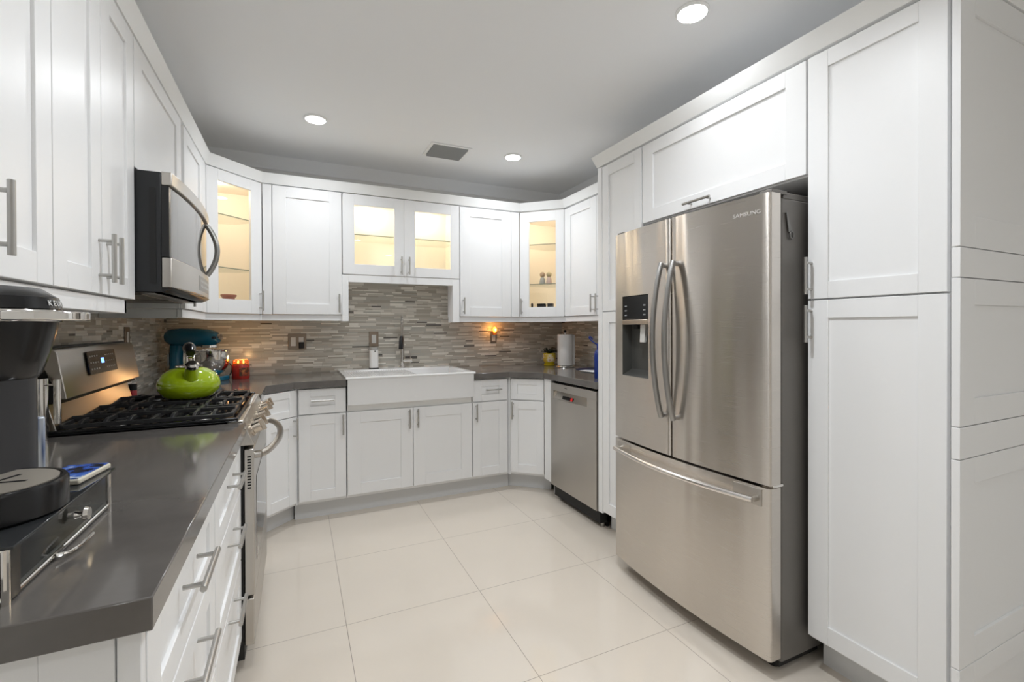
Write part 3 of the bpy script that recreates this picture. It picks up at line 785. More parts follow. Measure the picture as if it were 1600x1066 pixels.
# inner floor: drainer + bowl opening
iy0, iy1, ix0, ix1 = y0 + 0.038, by1, x0 + 0.030, x1 - 0.030
bt = V(ringp(0.80, ix1, iy0, iy1), zt - 0.012)
b.bm.faces.new((r2[0], bt[0], bt[3], r2[3]))
b.bm.faces.new((r2[0], r2[1], bt[1], bt[0])); b.bm.faces.new((r2[1], r2[2], bt[2], bt[1])); b.bm.faces.new((r2[2], r2[3], bt[3], bt[2]))
bb = V(ringp(0.82, ix1 - 0.02, iy0 + 0.02, iy1 - 0.02), bz); band(bt, bb); b.bm.faces.new(bb)
sk = b.build('basin', M_PORC, t, 0.003, smooth=False)
b = MB()
for i in range(26):
    xx = 0.345 + i * 0.0175
    b.box(xx - 0.0035, xx + 0.0035, iy0 + 0.015, iy1 - 0.015, zt - 0.0135, zt - 0.0075)
b.build('drainer_ribs', M_PORC, t, 0.001)
# tap
t = thing('kitchen_tap', 'tall chrome spring-neck kitchen tap behind the sink', 'tap', (0.790, 3.868, zt))
b = MB().cyl((0, 0, 0), (0, 0, 0.012), 0.026).cyl((0, 0, 0.012), (0, 0, 0.26), 0.0165)
b.build('body', M_CHROME, t)
pts = [(0, 0, 0.26), (0, 0, 0.36)]
for i in range(1, 13):
    a = math.pi * i / 12
    pts.append((-0.012 * (1 - math.cos(a)), -0.055 * (1 - math.cos(a)), 0.36 + 0.065 * math.sin(a)))
pts += [(-0.026, -0.112, 0.30), (-0.028, -0.113, 0.262)]
MB().tube(pts, 0.0075, 12).build('hose', M_SATIN, t)
# spring coil round the hose
co = []; N = 300
import itertools
seg = [Vector(p_) for p_ in pts]; L = [0]
for a, c in zip(seg, seg[1:]): L.append(L[-1] + (c - a).length)
for i in range(N + 1):
    s_ = L[-1] * i / N
    k = max(j for j in range(len(L)) if L[j] <= s_ + 1e-9); k = min(k, len(seg) - 2)
    p_ = seg[k].lerp(seg[k + 1], (s_ - L[k]) / (L[k + 1] - L[k])); tv = (seg[k + 1] - seg[k]).normalized()
    n1 = Vector((1, 0, 0)); n1 = (n1 - tv * n1.dot(tv)).normalized(); n2 = tv.cross(n1); a = 2 * math.pi * i / 8
    co.append(p_ + 0.0105 * (math.cos(a) * n1 + math.sin(a) * n2))
MB().tube(co, 0.0022, 5).build('spring', M_CHROME, t)
MB().tube([(-0.028, -0.113, 0.262), (-0.032, -0.117, 0.24), (-0.036, -0.122, 0.16)], [0.012, 0.016, 0.017], 16).build('spray_head', mat('tap_black', (0.03, 0.03, 0.032), 0.3, metal=0.6), t)
MB().cyl((0, 0, 0.25), (-0.03, -0.114, 0.25), 0.005).build('hose_arm', M_CHROME, t)
lv = MB().cyl((0, 0, 0.060), (0.062, -0.012, 0.060), 0.015).cyl((0.062, -0.012, 0.060), (0.080, -0.016, 0.060), 0.017)
lv.cyl((0.066, -0.013, 0.07), (0.066, -0.013, 0.135), 0.0045); lv.build('lever', M_CHROME, t)
# soap dispenser
t = thing('soap_dispenser', 'white automatic soap dispenser standing on the sink edge', 'soap dispenser', (0.560, 3.862, zt))
def rrect(a, c, r, n=6):
    out = []
    for cx, cy, s_ in ((a - r, c - r, 0), (-a + r, c - r, 1), (-a + r, -c + r, 2), (a - r, -c + r, 3)):
        for i in range(n + 1):
            q_ = math.pi / 2 * (s_ + i / n); out.append((cx + r * math.cos(q_), cy + r * math.sin(q_)))
    return out
MB().prism(rrect(0.034, 0.040, 0.022), 0.008, 0.155).build('body', M_SWITCH, t, 0.004)
MB().prism(rrect(0.036, 0.042, 0.022), 0.0, 0.008).build('base', M_BLACK, t, 0.001)
MB().prism(rrect(0.034, 0.044, 0.024), 0.155, 0.172).build('cap', mat('soap_cap', (0.42, 0.42, 0.41), 0.3, metal=0.5), t, 0.004)
MB().cyl((0.004, -0.036, 0.143), (0.004, -0.043, 0.143), 0.005, n=12).build('sensor', M_BLACK, t)

# ------------------------------------------------------------------ range
t = thing('gas_range', 'stainless steel freestanding gas range with five burners', 'range', (-0.148, 1.960, 0), 90)
W = 0.760
MB().box(0.004, W - 0.004, 0.034, 0.640, 0.05, 0.925).build('body', M_BLACKM, t)
od = MB().box(0, W, 0.0, 0.033, 0.285, 0.828).build('oven_door', M_STEEL2, t, 0.003)
MB().box(0.10, W - 0.10, -0.0015, 0.001, 0.37, 0.70).build('oven_window', M_DGLASS, od, 0.0005)
pts = []
for i in range(25):
    s_ = i / 24; pts.append((0.03 + (W - 0.06) * s_, -0.018 - 0.058 * math.sin(math.pi * s_) ** 0.6, 0.800))
b = MB().tube(pts, 0.0135, 14)
for x in (0.03, W - 0.03): b.cyl((x, 0.0, 0.80), (x, -0.022, 0.80), 0.0135, n=14)
b.build('handle', M_STEEL2, od)
b = MB()
for i in range(12):
    z = 0.800 - i * 0.0105
    for k in (-1, 1):
        xs_ = 0.0 if k < 0 else W
        b.box(xs_ - 0.0006, xs_ + 0.0006, 0.010, 0.022, z - 0.0028, z + 0.0028)
b.build('vent_slots', M_BLACKM, od)
MB().box(0, W, 0.002, 0.033, 0.10, 0.272).build('storage_drawer', M_STEEL2, t, 0.003)
for x in (0.05, W - 0.05):
    for y in (0.08, 0.58): MB().cyl((x, y, 0), (x, y, 0.052), 0.016, n=12).build('foot', M_BLACKM, t)
cp = MB().xprism([(-0.004, 0.842), (0.034, 0.926), (0.034, 0.937), (0.085, 0.937), (0.085, 0.842)], 0.0, W).build('control_panel', M_STEEL2, t, 0.003)
kn = Vector((0, -0.91, 0.41)); ku = Vector((0, 0.41, 0.91))
for i, x in enumerate((0.075, 0.185, 0.38, 0.575, 0.685)):
    c = Vector((x, 0.014, 0.885))
    b = MB().cyl(c - kn * 0.003, c + kn * 0.008, 0.026, n=28)
    b.cyl(c + kn * 0.008, c + kn * 0.036, 0.021, 0.019, n=28)
    b.obox(c + kn * 0.042, ((1, 0, 0), ku, kn), (0.006, 0.020, 0.008))
    b.build('knob', mat('knob_nickel', (0.62, 0.55, 0.47), 0.2, metal=1.0), t, 0.001)
b = MB().box(-0.003, W + 0.003, 0.05, 0.575, 0.932, 0.938)
b.box(-0.003, 0.012, 0.05, 0.575, 0.938, 0.948).box(W - 0.012, W + 0.003, 0.05, 0.575, 0.938, 0.948)
b.box(0.012, W - 0.012, 0.05, 0.062, 0.938, 0.946)
b.build('cooktop', M_ENAM, t, 0.003)
burn = [(0.15, 0.19, 0.042), (0.15, 0.44, 0.036), (0.38, 0.31, 0.05), (0.61, 0.19, 0.036), (0.61, 0.44, 0.042)]
for x, y, r in burn:
    bn = MB().lathe([(0, 0), (r * 1.25, 0), (r * 1.2, 0.006), (r, 0.010), (0, 0.010)], (x, y, 0.938)).build('burner', mat('burner_alu', (0.45, 0.43, 0.40), 0.35, metal=1.0), t)
    MB().lathe([(0, 0), (r * 0.85, 0), (r * 0.85, 0.006), (r * 0.75, 0.009), (0, 0.009)], (x, y, 0.948)).build('burner_cap', M_CASTI, bn)
zg = 0.966
for gi, (ga, gb) in enumerate(((0.020, 0.258), (0.264, 0.496), (0.502, 0.740))):
    b = MB(); y0g, y1g = 0.075, 0.560; hb = 0.0055
    def bar(p_, q_): 
        p_ = Vector(p_); q_ = Vector(q_); d_ = (q_ - p_).normalized(); s_ = d_.cross(Vector((0, 0, 1))).normalized(); u_ = s_.cross(d_)
        b.obox((p_ + q_) / 2, (d_, s_, u_), ((q_ - p_).length / 2 + 0.002, hb, 0.007))
    fr = [(ga, y0g + 0.02), (ga + 0.02, y0g), (gb - 0.02, y0g), (gb, y0g + 0.02), (gb, y1g - 0.02), (gb - 0.02, y1g), (ga + 0.02, y1g), (ga, y1g - 0.02)]
    for p_, q_ in zip(fr, fr[1:] + fr[:1]): bar((*p_, zg - 0.010), (*q_, zg - 0.010))
    mid = (ga + gb) / 2
    bar((mid, y0g, zg), (mid, y1g, zg))
    for yy in ((y0g + 0.055, 0.19, 0.255, 0.375, 0.44, y1g - 0.055)):
        bar((ga, yy, zg - 0.010), (ga + 0.028, yy, zg)); bar((gb, yy, zg - 0.010), (gb - 0.028, yy, zg))
        if yy in (0.19, 0.44): bar((ga + 0.028, yy, zg), (mid - 0.012, yy, zg)); bar((gb - 0.028, yy, zg), (mid + 0.012, yy, zg))
        else: bar((ga + 0.028, yy, zg), (ga + 0.070, yy, zg)); bar((gb - 0.028, yy, zg), (gb - 0.070, yy, zg))
    bar((ga, 0.315, zg - 0.010), (gb, 0.315, zg - 0.010))
    for xx in (ga + 0.004, gb - 0.004):
        for yy in (y0g + 0.055, 0.19, 0.255, 0.315, 0.375, 0.44, y1g - 0.055): b.box(xx - 0.005, xx + 0.005, yy - 0.005, yy + 0.005, 0.938, zg - 0.008)
    b.build('grate', M_CASTI, t, 0.0015)
# upstand with the clock panel
MB().xprism([(0.552, 0.938), (0.576, 1.035), (0.62, 1.035), (0.62, 0.938)], 0.0, W).build('upstand', M_STEEL2, t, 0.002)
MB().xprism([(0.545, 1.034), (0.545, 1.046), (0.585, 1.22), (0.66, 1.212), (0.66, 0.95), (0.622, 0.95), (0.622, 1.034)], 0.004, W - 0.004).build('upstand_back', M_BLACKM, t, 0.002)
pn = MB().xprism([(0.528, 1.048), (0.552, 1.200), (0.562, 1.212), (0.600, 1.212), (0.600, 1.190), (0.545, 1.048)], 0.0, W).build('clock_panel', M_STEEL2, t, 0.003)
sd = Vector((0, 0.024, 0.152)).normalized(); nd = Vector((0, -0.152, 0.024)).normalized()
cd = Vector((0.345, 0.5402, 1.150)) - sd * 0.0
dp = MB().obox(cd + nd * 0.0008, ((1, 0, 0), sd, nd), (0.138, 0.043, 0.0015)).build('display', mat('display_glass', (0.022, 0.022, 0.023), 0.12), pn)
M_KEY = mat('key_print', (0.30, 0.29, 0.27), 0.5)
b = MB()
for i in range(4):
    for j in range(3):
        b.obox(cd + nd * 0.0025 + Vector((-0.118 + i * 0.022, 0, 0)) + sd * (0.024 - j * 0.024), ((1, 0, 0), sd, nd), (0.006, 0.0028, 0.0003))
for i in range(5):
    for j in range(3):
        b.obox(cd + nd * 0.0025 + Vector((0.030 + i * 0.020, 0, 0)) + sd * (0.024 - j * 0.024), ((1, 0, 0), sd, nd), (0.004, 0.0022, 0.0003))
b.build('key_marks', M_KEY, dp)
MB().obox(cd + nd * 0.0025 + Vector((-0.005, 0, 0)) + sd * 0.004, ((1, 0, 0), sd, nd), (0.014, 0.010, 0.0004)).build('clock_digits', mat('blue_led', (0.05, 0.1, 0.5), 0.4, emit=(0.15, 0.35, 1.0), estr=2.0), dp)

# ------------------------------------------------------------------ microwave
t = thing('microwave', 'black and stainless over-the-range microwave with an arched handle', 'microwave', (-0.402, 1.957, 0), 90)
W = 0.742
def mb(x): return -0.022 * (1 - ((x - W / 2) / (W / 2)) ** 2)
def mplate(x0, x1, z0, z1, off, th, nseg=16):
    P = [x0 + (x1 - x0) * i / nseg for i in range(nseg + 1)]
    return MB().prism([(x, mb(x) - off) for x in P] + [(x, th) for x in (x1, x0)], z0, z1)
MB().box(0.001, W - 0.001, 0.022, 0.4205, 1.402, 1.816).build('case', mat('microwave_black', (0.016, 0.017, 0.019), 0.42), t, 0.002)
MB().box(-0.0005, 0.0015, 0.036, 0.055, 1.43, 1.76).build('case_seam', M_BLACKM, t)
mplate(0, W, 1.772, 1.818, 0.010, 0.021).build('top_vent', M_STEEL2, t, 0.003)
md = mplate(0.002, W - 0.002, 1.524, 1.770, 0.0, 0.021).build('door', mat('mirror_glass', (0.32, 0.31, 0.30), 0.06, metal=0.9), t, 0.002)
mplate(0.0, 0.018, 1.524, 1.770, 0.001, 0.0215, 2).build('door_edge', M_BLACK, md, 0.001)
bt_ = mplate(0, W, 1.418, 1.522, 0.008, 0.021).build('control_strip', M_STEEL2, t, 0.003)
b = MB(); 
P = [0.36 + 0.33 * i / 8 for i in range(9)]
b.prism([(x, mb(x) - 0.0085) for x in P] + [(x, mb(x) - 0.007) for x in P[::-1]], 1.437, 1.498)
kp = b.build('key_panel', mat('keypad_grey', (0.30, 0.29, 0.28), 0.3, metal=0.5), bt_)
b = MB()
for i in range(8):
    x = 0.39 + i * 0.036
    b.box(x - 0.007, x + 0.007, mb(x) - 0.0098, mb(x) - 0.008, 1.452, 1.462).box(x - 0.007, x + 0.007, mb(x) - 0.0098, mb(x) - 0.008, 1.474, 1.484)
b.build('key_marks', mat('key_white', (0.6, 0.6, 0.58), 0.4), kp)
def arch(off, r, mt, name, parent, deep):
    pts = []
    for i in range(23):
        s_ = i / 22; z = 1.528 + 0.238 * s_
        pts.append((0.655, mb(0.655) - 0.004 - deep * math.sin(math.pi * s_) ** 0.85, z))
    return MB().tube(pts, r, 12).build(name, mt, parent)
arch(0, 0.012, mat('handle_pewter', (0.40, 0.40, 0.39), 0.25, metal=1.0), 'handle', md, 0.043)
b = MB().box(0.05, W - 0.05, 0.05, 0.36, 1.396, 1.403)
b.build('filter_plate', mat('filter_steel', (0.35, 0.32, 0.29), 0.3, metal=1.0), t)
b = MB().box(0.05, 0.32, 0.09, 0.30, 1.393, 1.3965).box(0.42, 0.69, 0.09, 0.30, 1.393, 1.3965)
b.build('grease_filter', mat('filter_mesh', (0.22, 0.20, 0.18), 0.45, metal=1.0), t)
MB().xprism([(-0.012, 1.418), (0.02, 1.402), (0.06, 1.402), (0.06, 1.418)], 0.002, W - 0.002).build('chin', M_BLACK, t)

# ------------------------------------------------------------------ coffee maker on its pod drawer
t = thing('pod_drawer', 'glass-topped chrome pod drawer under the coffee maker', 'drawer', (-0.333, 0.785, CT))
# local: x to the front (+X world), front face at x=0; y 0..0.36
L_, D_ = 0.36, 0.33
b = MB()
for z in (0.006, 0.068):
    b.tube([(0.0, 0.006, z), (0.0, L_ - 0.006, z)], 0.0035, 10).tube([(-D_, 0.006, z), (-D_, L_ - 0.006, z)], 0.0035, 10)
    b.tube([(-D_, 0.006, z), (0.0, 0.006, z)], 0.0035, 10).tube([(-D_, L_ - 0.006, z), (0.0, L_ - 0.006, z)], 0.0035, 10)
for x in (0.0, -D_):
    for y in (0.006, L_ - 0.006): b.tube([(x, y, 0.0), (x, y, 0.07)], 0.0045, 10)
b.build('frame', M_CHROME, t)
MB().box(-D_, 0.010, 0.0, L_, 0.0705, 0.0745).build('top_glass', mat('black_glass', (0.03, 0.032, 0.034), 0.06), t, 0.001)
MB().box(-D_ + 0.006, 0.0, 0.016, L_ - 0.016, 0.010, 0.014).build('tray_floor', mat('tray_grey', (0.30, 0.30, 0.29), 0.3, metal=0.5), t)
fr_ = MB().box(-0.002, 0.001, 0.035, L_ - 0.012, 0.010, 0.066).build('front_glass', M_SMOKE, t)
MB().box(-0.012, 0.004, 0.006, 0.034, 0.002, 0.070).build('front_post', M_BLACK, t, 0.003)
kb = MB().tube([(0.001, 0.205, 0.040), (0.007, 0.205, 0.040), (0.010, 0.205, 0.040), (0.0135, 0.205, 0.040), (0.019, 0.205, 0.040)], [0.007, 0.005, 0.005, 0.012, 0.010], 16)
kb.build('knob', M_CHROME, fr_)
MB().tube([(0.004, 0.125, 0.008), (0.016, 0.138, 0.005), (0.022, 0.165, 0.0045), (0.023, 0.205, 0.006)], 0.003, 8).build('pull_lip', M_CHROME, t)
for x in (-0.01, -D_ + 0.01):
    for y in (0.02, L_ - 0.02): MB().cyl((x, y, 0.0), (x, y, 0.012), 0.007, n=10).build('foot', M_BLACK, t)
# keep the machine's own frame: +x points where it faces
zt2 = CT + 0.0748
t = thing('coffee_maker', 'black pod coffee maker with a chrome handle', 'coffee maker', (-0.405, 0.925, zt2), -22)
MB().lathe([(0.0, 0.0), (0.080, 0.0), (0.084, 0.004), (0.084, 0.042), (0.081, 0.047), (0.076, 0.047), (0.074, 0.044), (0.0, 0.044)], (0, 0, 0), 48).build('drip_tray', M_BLACK, t)
dt = MB().lathe([(0.0, 0.0), (0.073, 0.0), (0.073, 0.003), (0.0, 0.003)], (0, 0, 0.0445), 48).build('drip_plate', mat('drip_plate_steel', (0.46, 0.42, 0.36), 0.35, metal=0.5), t)
b = MB()
for i in range(5):
    a = math.radians(72 * i + 15); b.obox((0.026 * math.cos(a), 0.026 * math.sin(a), 0.0477), ((math.cos(a), math.sin(a), 0), (-math.sin(a), math.cos(a), 0), (0, 0, 1)), (0.016, 0.003, 0.0003))
b.build('drain_slots', M_BLACK, dt)
MB().prism([(x - 0.100, y + 0.045) for x, y in rrect(0.072, 0.085, 0.045)], 0.0, 0.235).build('column', mat('graphite_plastic', (0.035, 0.035, 0.038), 0.4), t, 0.004)
MB().lathe([(0.0, 0.198), (0.050, 0.198), (0.056, 0.206), (0.064, 0.235), (0.071, 0.262), (0.075, 0.290), (0.075, 0.302), (0.0, 0.302)], (0, 0, 0), 48).build('brew_head', M_BLACK, t)
MB().prism([(x - 0.115, y + 0.03) for x, y in rrect(0.080, 0.088, 0.045)], 0.235, 0.318).build('reservoir', M_BLACK, t, 0.006)
b = MB().lathe([(0.0752, 0.2815), (0.0795, 0.2825), (0.0795, 0.2985), (0.0752, 0.3005)], (0, 0, 0), 48)
b.bm.faces.ensure_lookup_table()
b.prism([(0.07, -0.055), (0.105, -0.045), (0.122, -0.022), (0.127, 0.0), (0.122, 0.022), (0.105, 0.045), (0.07, 0.055)], 0.283, 0.296)
b.build('handle_band', M_CHROME, t, 0.002)
ld = MB().lathe([(0.078, 0.3012), (0.074, 0.318), (0.055, 0.332), (0.0, 0.337)], (0, 0, 0), 48).build('lid', M_BLACK, t)
M_LS = mat('logo_silver', (0.7, 0.7, 0.7), 0.4)
me_l = []
for i, ch in enumerate('KEURIG'):
    a = math.radians(-14 + 22) + i * 0.125
    lo = text('logo', ch, 0.0115, Matrix.Rotation(a, 4, 'Z') @ Matrix.Translation((0.0768, 0, 0.309)) @ Matrix.Rotation(math.radians(90), 4, 'Z') @ Matrix.Rotation(math.radians(77), 4, 'X'), M_LS, None)
    me_l.append(lo)
bl = bmesh.new()
for lo in me_l: bl.from_mesh(lo.data); bpy.data.objects.remove(lo)
mel = bpy.data.meshes.new('logo'); bl.to_mesh(mel); bl.free(); mel.materials.append(M_LS)
lo = bpy.data.objects.new('logo', mel); C.objects.link(lo); lo.parent = ld

# box lying on the drawer
t = thing('phone', 'blue-screened phone in a pale case lying on the pod drawer', 'phone', (-0.372, 1.100, zt2), -8)
MB().box(-0.035, 0.035, -0.052, 0.052, 0.0, 0.010).build('case', mat('pale_case', (0.62, 0.58, 0.48), 0.35), t, 0.003)
sm = mat('blue_picture', (0.03, 0.08, 0.35), 0.12)
g = NG(sm); p, xyz = g.pos(); q = g.noise(p, 45, 2)
g.color(g.ramp(q, [(0.40, (0.01, 0.012, 0.02)), (0.46, (0.03, 0.09, 0.42)), (0.60, (0.08, 0.20, 0.62)), (0.66, (0.55, 0.62, 0.72))]))
MB().box(-0.032, 0.032, -0.049, 0.049, 0.0102, 0.0115).build('screen', sm, t)
# packet behind the machine
o = MB().box(-0.016, 0.016, -0.012, 0.012, 0.0, 0.16)
pk = mat('silver_blue_packet', (0.5, 0.55, 0.65), 0.25, metal=0.3)
g = NG(pk); p, xyz = g.pos(); q = g.noise(g.mapping(p, (60, 60, 6)), 1.0, 2)
g.color(g.ramp(q, [(0.40, (0.12, 0.17, 0.32)), (0.5, (0.55, 0.60, 0.68)), (0.62, (0.80, 0.82, 0.84))]))
o.xf(Matrix.Translation((-0.503, 1.305, CT + 0.0005)) @ Matrix.Rotation(0.4, 4, 'Z') @ Matrix.Rotation(0.0, 4, 'X'))
tag(o.build('packet', pk, None, 0.003), 'upright silver and blue packet behind the coffee maker column', 'packet')
# steel cylinders
t = thing('steel_holder', 'thick polished steel cylinder joined by a rod to a thinner one', 'holder', (-0.726, 1.918, CT))
MB().cyl((0, 0, 0), (0, 0, 0.192), 0.0205, n=28).build('main_post', M_CHROME, t, 0.001)
MB().cyl((0.050, -0.023, 0.052), (0.050, -0.023, 0.190), 0.009, n=22).build('side_post', M_CHROME, t, 0.001)
MB().cyl((0.018, -0.0083, 0.172), (0.042, -0.0193, 0.172), 0.003, n=10).build('rod', M_CHROME, t)

# ------------------------------------------------------------------ things around the range
t = thing('kettle', 'lime green stovetop kettle with a black and chrome handle', 'kettle', (-0.432, 2.445, zg + 0.0072))
lime = mat('lime_enamel', (0.36, 0.50, 0.008), 0.10, coat=0.6)
MB().lathe([(0.0, 0.0), (0.075, 0.0), (0.095, 0.010), (0.113, 0.036), (0.118, 0.058), (0.113, 0.080), (0.097, 0.106), (0.070, 0.125), (0.045, 0.133), (0.0, 0.135)], (0, 0, 0), 56).build('body', lime, t)
MB().lathe([(0.0, 0.0), (0.050, 0.0), (0.050, 0.006), (0.03, 0.010), (0.0, 0.011)], (0, 0, 0.135), 40).build('lid', M_CHROME, t)
sp = Vector((0.25, -0.97, 0)).normalized()
a0_ = Vector((0, 0, 0.085)) + sp * 0.085; a1_ = Vector((0, 0, 0.143)) + sp * 0.122
MB().tube([a0_, a1_], [0.030, 0.022], 24).build('spout', lime, t)
ax_ = (a1_ - a0_).normalized()
cap_ = MB().tube([a1_ - ax_ * 0.002, a1_ + ax_ * 0.012, a1_ + ax_ * 0.020], [0.0245, 0.0245, 0.016], 24).build('whistle_cap', M_CHROME, t)
b = MB()
sd_ = Vector((sp.y, -sp.x, 0))
for s_ in (0.55, -0.75):
    b = MB()
    for k in (-1, 1):
        pts = [Vector((0, 0, 0.118)) + sp * (s_ * 0.115) + sd_ * (k * 0.012), Vector((0, 0, 0.155)) + sp * (s_ * 0.118) + sd_ * (k * 0.013), Vector((0, 0, 0.202)) + sp * (s_ * 0.085) + sd_ * (k * 0.012)]
        b.tube(pts, 0.0035, 10)
    b.tube([Vector((0, 0, 0.178)) + sp * (s_ * 0.102) - sd_ * 0.0135, Vector((0, 0, 0.178)) + sp * (s_ * 0.102) + sd_ * 0.0135], 0.003, 8)
    b.build('handle_stem', M_CHROME, t)
pts = [Vector((0, 0, 0.198)) + sp * 0.075, Vector((0, 0, 0.214)) + sp * 0.05, Vector((0, 0, 0.220)), Vector((0, 0, 0.214)) - sp * 0.06, Vector((0, 0, 0.196)) - sp * 0.09]
MB().tube(pts, [0.017, 0.023, 0.023, 0.021, 0.014], 20).build('grip', M_BLACK, t)

t = thing('spice_bottle', 'little red bottle with a black cap behind the range corner', 'bottle', (-0.715, 2.764, CT))
MB().lathe([(0, 0), (0.018, 0), (0.018, 0.048), (0.015, 0.053), (0, 0.053)], (0, 0, 0.0), 24).build('body', mat('red_label', (0.35, 0.01, 0.02), 0.3), t)
MB().lathe([(0, 0), (0.0185, 0), (0.0185, 0.028), (0, 0.028)], (0, 0, 0.0532), 24).build('cap', M_BLACKM, t)

# stand mixer, facing local +x
t = thing('stand_mixer', 'teal stand mixer with a polished steel bowl in the left corner', 'stand mixer', (-0.596, 3.664, CT), -22)
teal = mat('teal_enamel', (0.005, 0.12, 0.20), 0.16, coat=0.5)
b = MB()
b.prism([(x - 0.005, y) for x, y in rrect(0.185, 0.085, 0.06)], 0.0, 0.030)
b.build('base', teal, t, 0.006)
secs = [(-0.120, 0.030, 0.060, 0.075), (-0.128, 0.10, 0.046, 0.058), (-0.132, 0.18, 0.044, 0.055), (-0.125, 0.235, 0.050, 0.055)]
b = MB(); rg = []
for x, z, a, c in secs: rg.append([b.bm.verts.new((x + a * math.cos(2 * math.pi * j / 24), c * math.sin(2 * math.pi * j / 24), z)) for j in range(24)])
for A, B in zip(rg, rg[1:]):
    for j in range(24): b.bm.faces.new((A[j], A[(j + 1) % 24], B[(j + 1) % 24], B[j]))
b.bm.faces.new(rg[0]); b.bm.faces.new(rg[-1]); b.build('column', teal, t)
b = MB(); rg = []
for x, zc_, ry, rz in [(-0.195, 0.292, 0.030, 0.028), (-0.188, 0.290, 0.050, 0.046), (-0.165, 0.288, 0.063, 0.058), (-0.10, 0.287, 0.070, 0.064), (0.0, 0.286, 0.070, 0.063), (0.075, 0.284, 0.064, 0.056), (0.115, 0.282, 0.052, 0.044), (0.13, 0.281, 0.036, 0.030)]:
    rg.append([b.bm.verts.new((x, ry * math.cos(2 * math.pi * j / 28), zc_ + rz * math.sin(2 * math.pi * j / 28))) for j in range(28)])
for A, B in zip(rg, rg[1:]):
    for j in range(28): b.bm.faces.new((A[j], A[(j + 1) % 28], B[(j + 1) % 28], B[j]))
b.bm.faces.new(rg[0]); b.bm.faces.new(rg[-1]); b.build('motor_head', teal, t)
MB().tube([(0.128, 0, 0.288), (0.148, 0, 0.288)], 0.022, 20).build('attachment_hub', M_CHROME, t)
MB().cyl((0.12, -0.045, 0.285), (0.14, -0.060, 0.285), 0.009, n=12).build('hub_knob', M_BLACK, t)
MB().lathe([(0.050, 0.0), (0.052, -0.016), (0.040, -0.020), (0.0, -0.020), (0.0, 0.0)], (0.075, 0, 0.236), 28).build('planetary', M_CHROME, t)
b = MB().lathe([(0.0, 0.034), (0.05, 0.034), (0.052, 0.042), (0.075, 0.058), (0.098, 0.095), (0.106, 0.140), (0.108, 0.196), (0.113, 0.200), (0.113, 0.203), (0.105, 0.203), (0.103, 0.140), (0.093, 0.097), (0.0, 0.05)], (0.082, 0, 0), 48)
b.build('bowl', M_CHROME, t)
pts = [(0.082 - 0.02 + 0.02 * 0, -0.106, 0.175)]
pts = [(0.06, -0.104, 0.180), (0.055, -0.135, 0.178), (0.052, -0.148, 0.150), (0.054, -0.140, 0.100), (0.058, -0.100, 0.085)]
MB().tube(pts, 0.006, 10).build('bowl_handle', M_CHROME, t)
MB().cyl((-0.165, -0.045, 0.10), (-0.165, -0.045, 0.18), 0.006, n=10).build('trim_bar', M_SATIN, t)
cpts = [(-0.17, 0.02, 0.02), (-0.12, 0.11, 0.012), (0.04, 0.14, 0.05), (0.11, 0.13, 0.10), (0.148, 0.118, 0.09), (0.152, 0.11, 0.045), (0.12, 0.115, 0.008), (0.06, 0.12, 0.006)]
def smooth_pts(P, k=6):
    P = [Vector(p_) for p_ in P]; out = []
    for i in range(len(P) - 1):
        p0 = P[max(i - 1, 0)]; p1 = P[i]; p2 = P[i + 1]; p3 = P[min(i + 2, len(P) - 1)]
        for j in range(k):
            s_ = j / k
            out.append(0.5 * ((2 * p1) + (-p0 + p2) * s_ + (2 * p0 - 5 * p1 + 4 * p2 - p3) * s_ ** 2 + (-p0 + 3 * p1 - 3 * p2 + p3) * s_ ** 3))
    out.append(P[-1]); return out
MB().tube(smooth_pts(cpts), 0.004, 8).build('cord', M_BLACKM, t)

t = thing('candle_jar', 'lit red candle in a labelled glass jar beside the mixer', 'candle', (-0.352, 3.660, CT))
MB().lathe([(0, 0), (0.050, 0), (0.054, 0.006), (0.054, 0.092), (0.050, 0.098), (0.0, 0.098)], (0, 0, 0), 36).build('jar', mat('red_wax', (0.42, 0.02, 0.012), 0.12, coat=0.3), t)
lbm = mat('candle_label', (0.12, 0.03, 0.02), 0.4)
g = NG(lbm); p, xyz = g.pos(); q = g.noise(p, 55, 2)
g.color(g.ramp(q, [(0.42, (0.07, 0.03, 0.015)), (0.52, (0.30, 0.05, 0.02)), (0.64, (0.40, 0.18, 0.05))]))
b = MB(); A = [math.radians(-95 + 9 * i) for i in range(9)]
v0 = [b.bm.verts.new((0.0545 * math.cos(a), 0.0545 * math.sin(a), 0.022)) for a in A]; v1 = [b.bm.verts.new((0.0545 * math.cos(a), 0.0545 * math.sin(a), 0.078)) for a in A]
for i in range(8): b.bm.faces.new((v0[i], v0[i + 1], v1[i + 1], v1[i]))
b.build('jar_label', lbm, t)
b = MB().lathe([(0.046, 0.0985), (0.050, 0.0985), (0.050, 0.120), (0.044, 0.132), (0.040, 0.132), (0.046, 0.118), (0.046, 0.0985)], (0, 0, 0), 36)
b.build('jar_neck', mat('amber_glass', (0.75, 0.32, 0.10), 0.08, trans=0.7), t)
fl = mat('flame', (1, 0.6, 0.2), 0.5, emit=(1.0, 0.55, 0.18), estr=25)
for dx in (-0.016, 0.016):
    MB().lathe([(0, 0), (0.005, 0.005), (0.006, 0.010), (0.003, 0.020), (0, 0.026)], (dx, 0, 0.104), 14).build('flame', fl, t)
d = bpy.data.lights.new('candle_glow', 'POINT'); d.energy = 0.5; d.color = (1, 0.6, 0.25); d.shadow_soft_size = 0.01
o = bpy.data.objects.new('candle_glow', d); o.location = (-0.352, 3.66, CT + 0.14); C.objects.link(o)

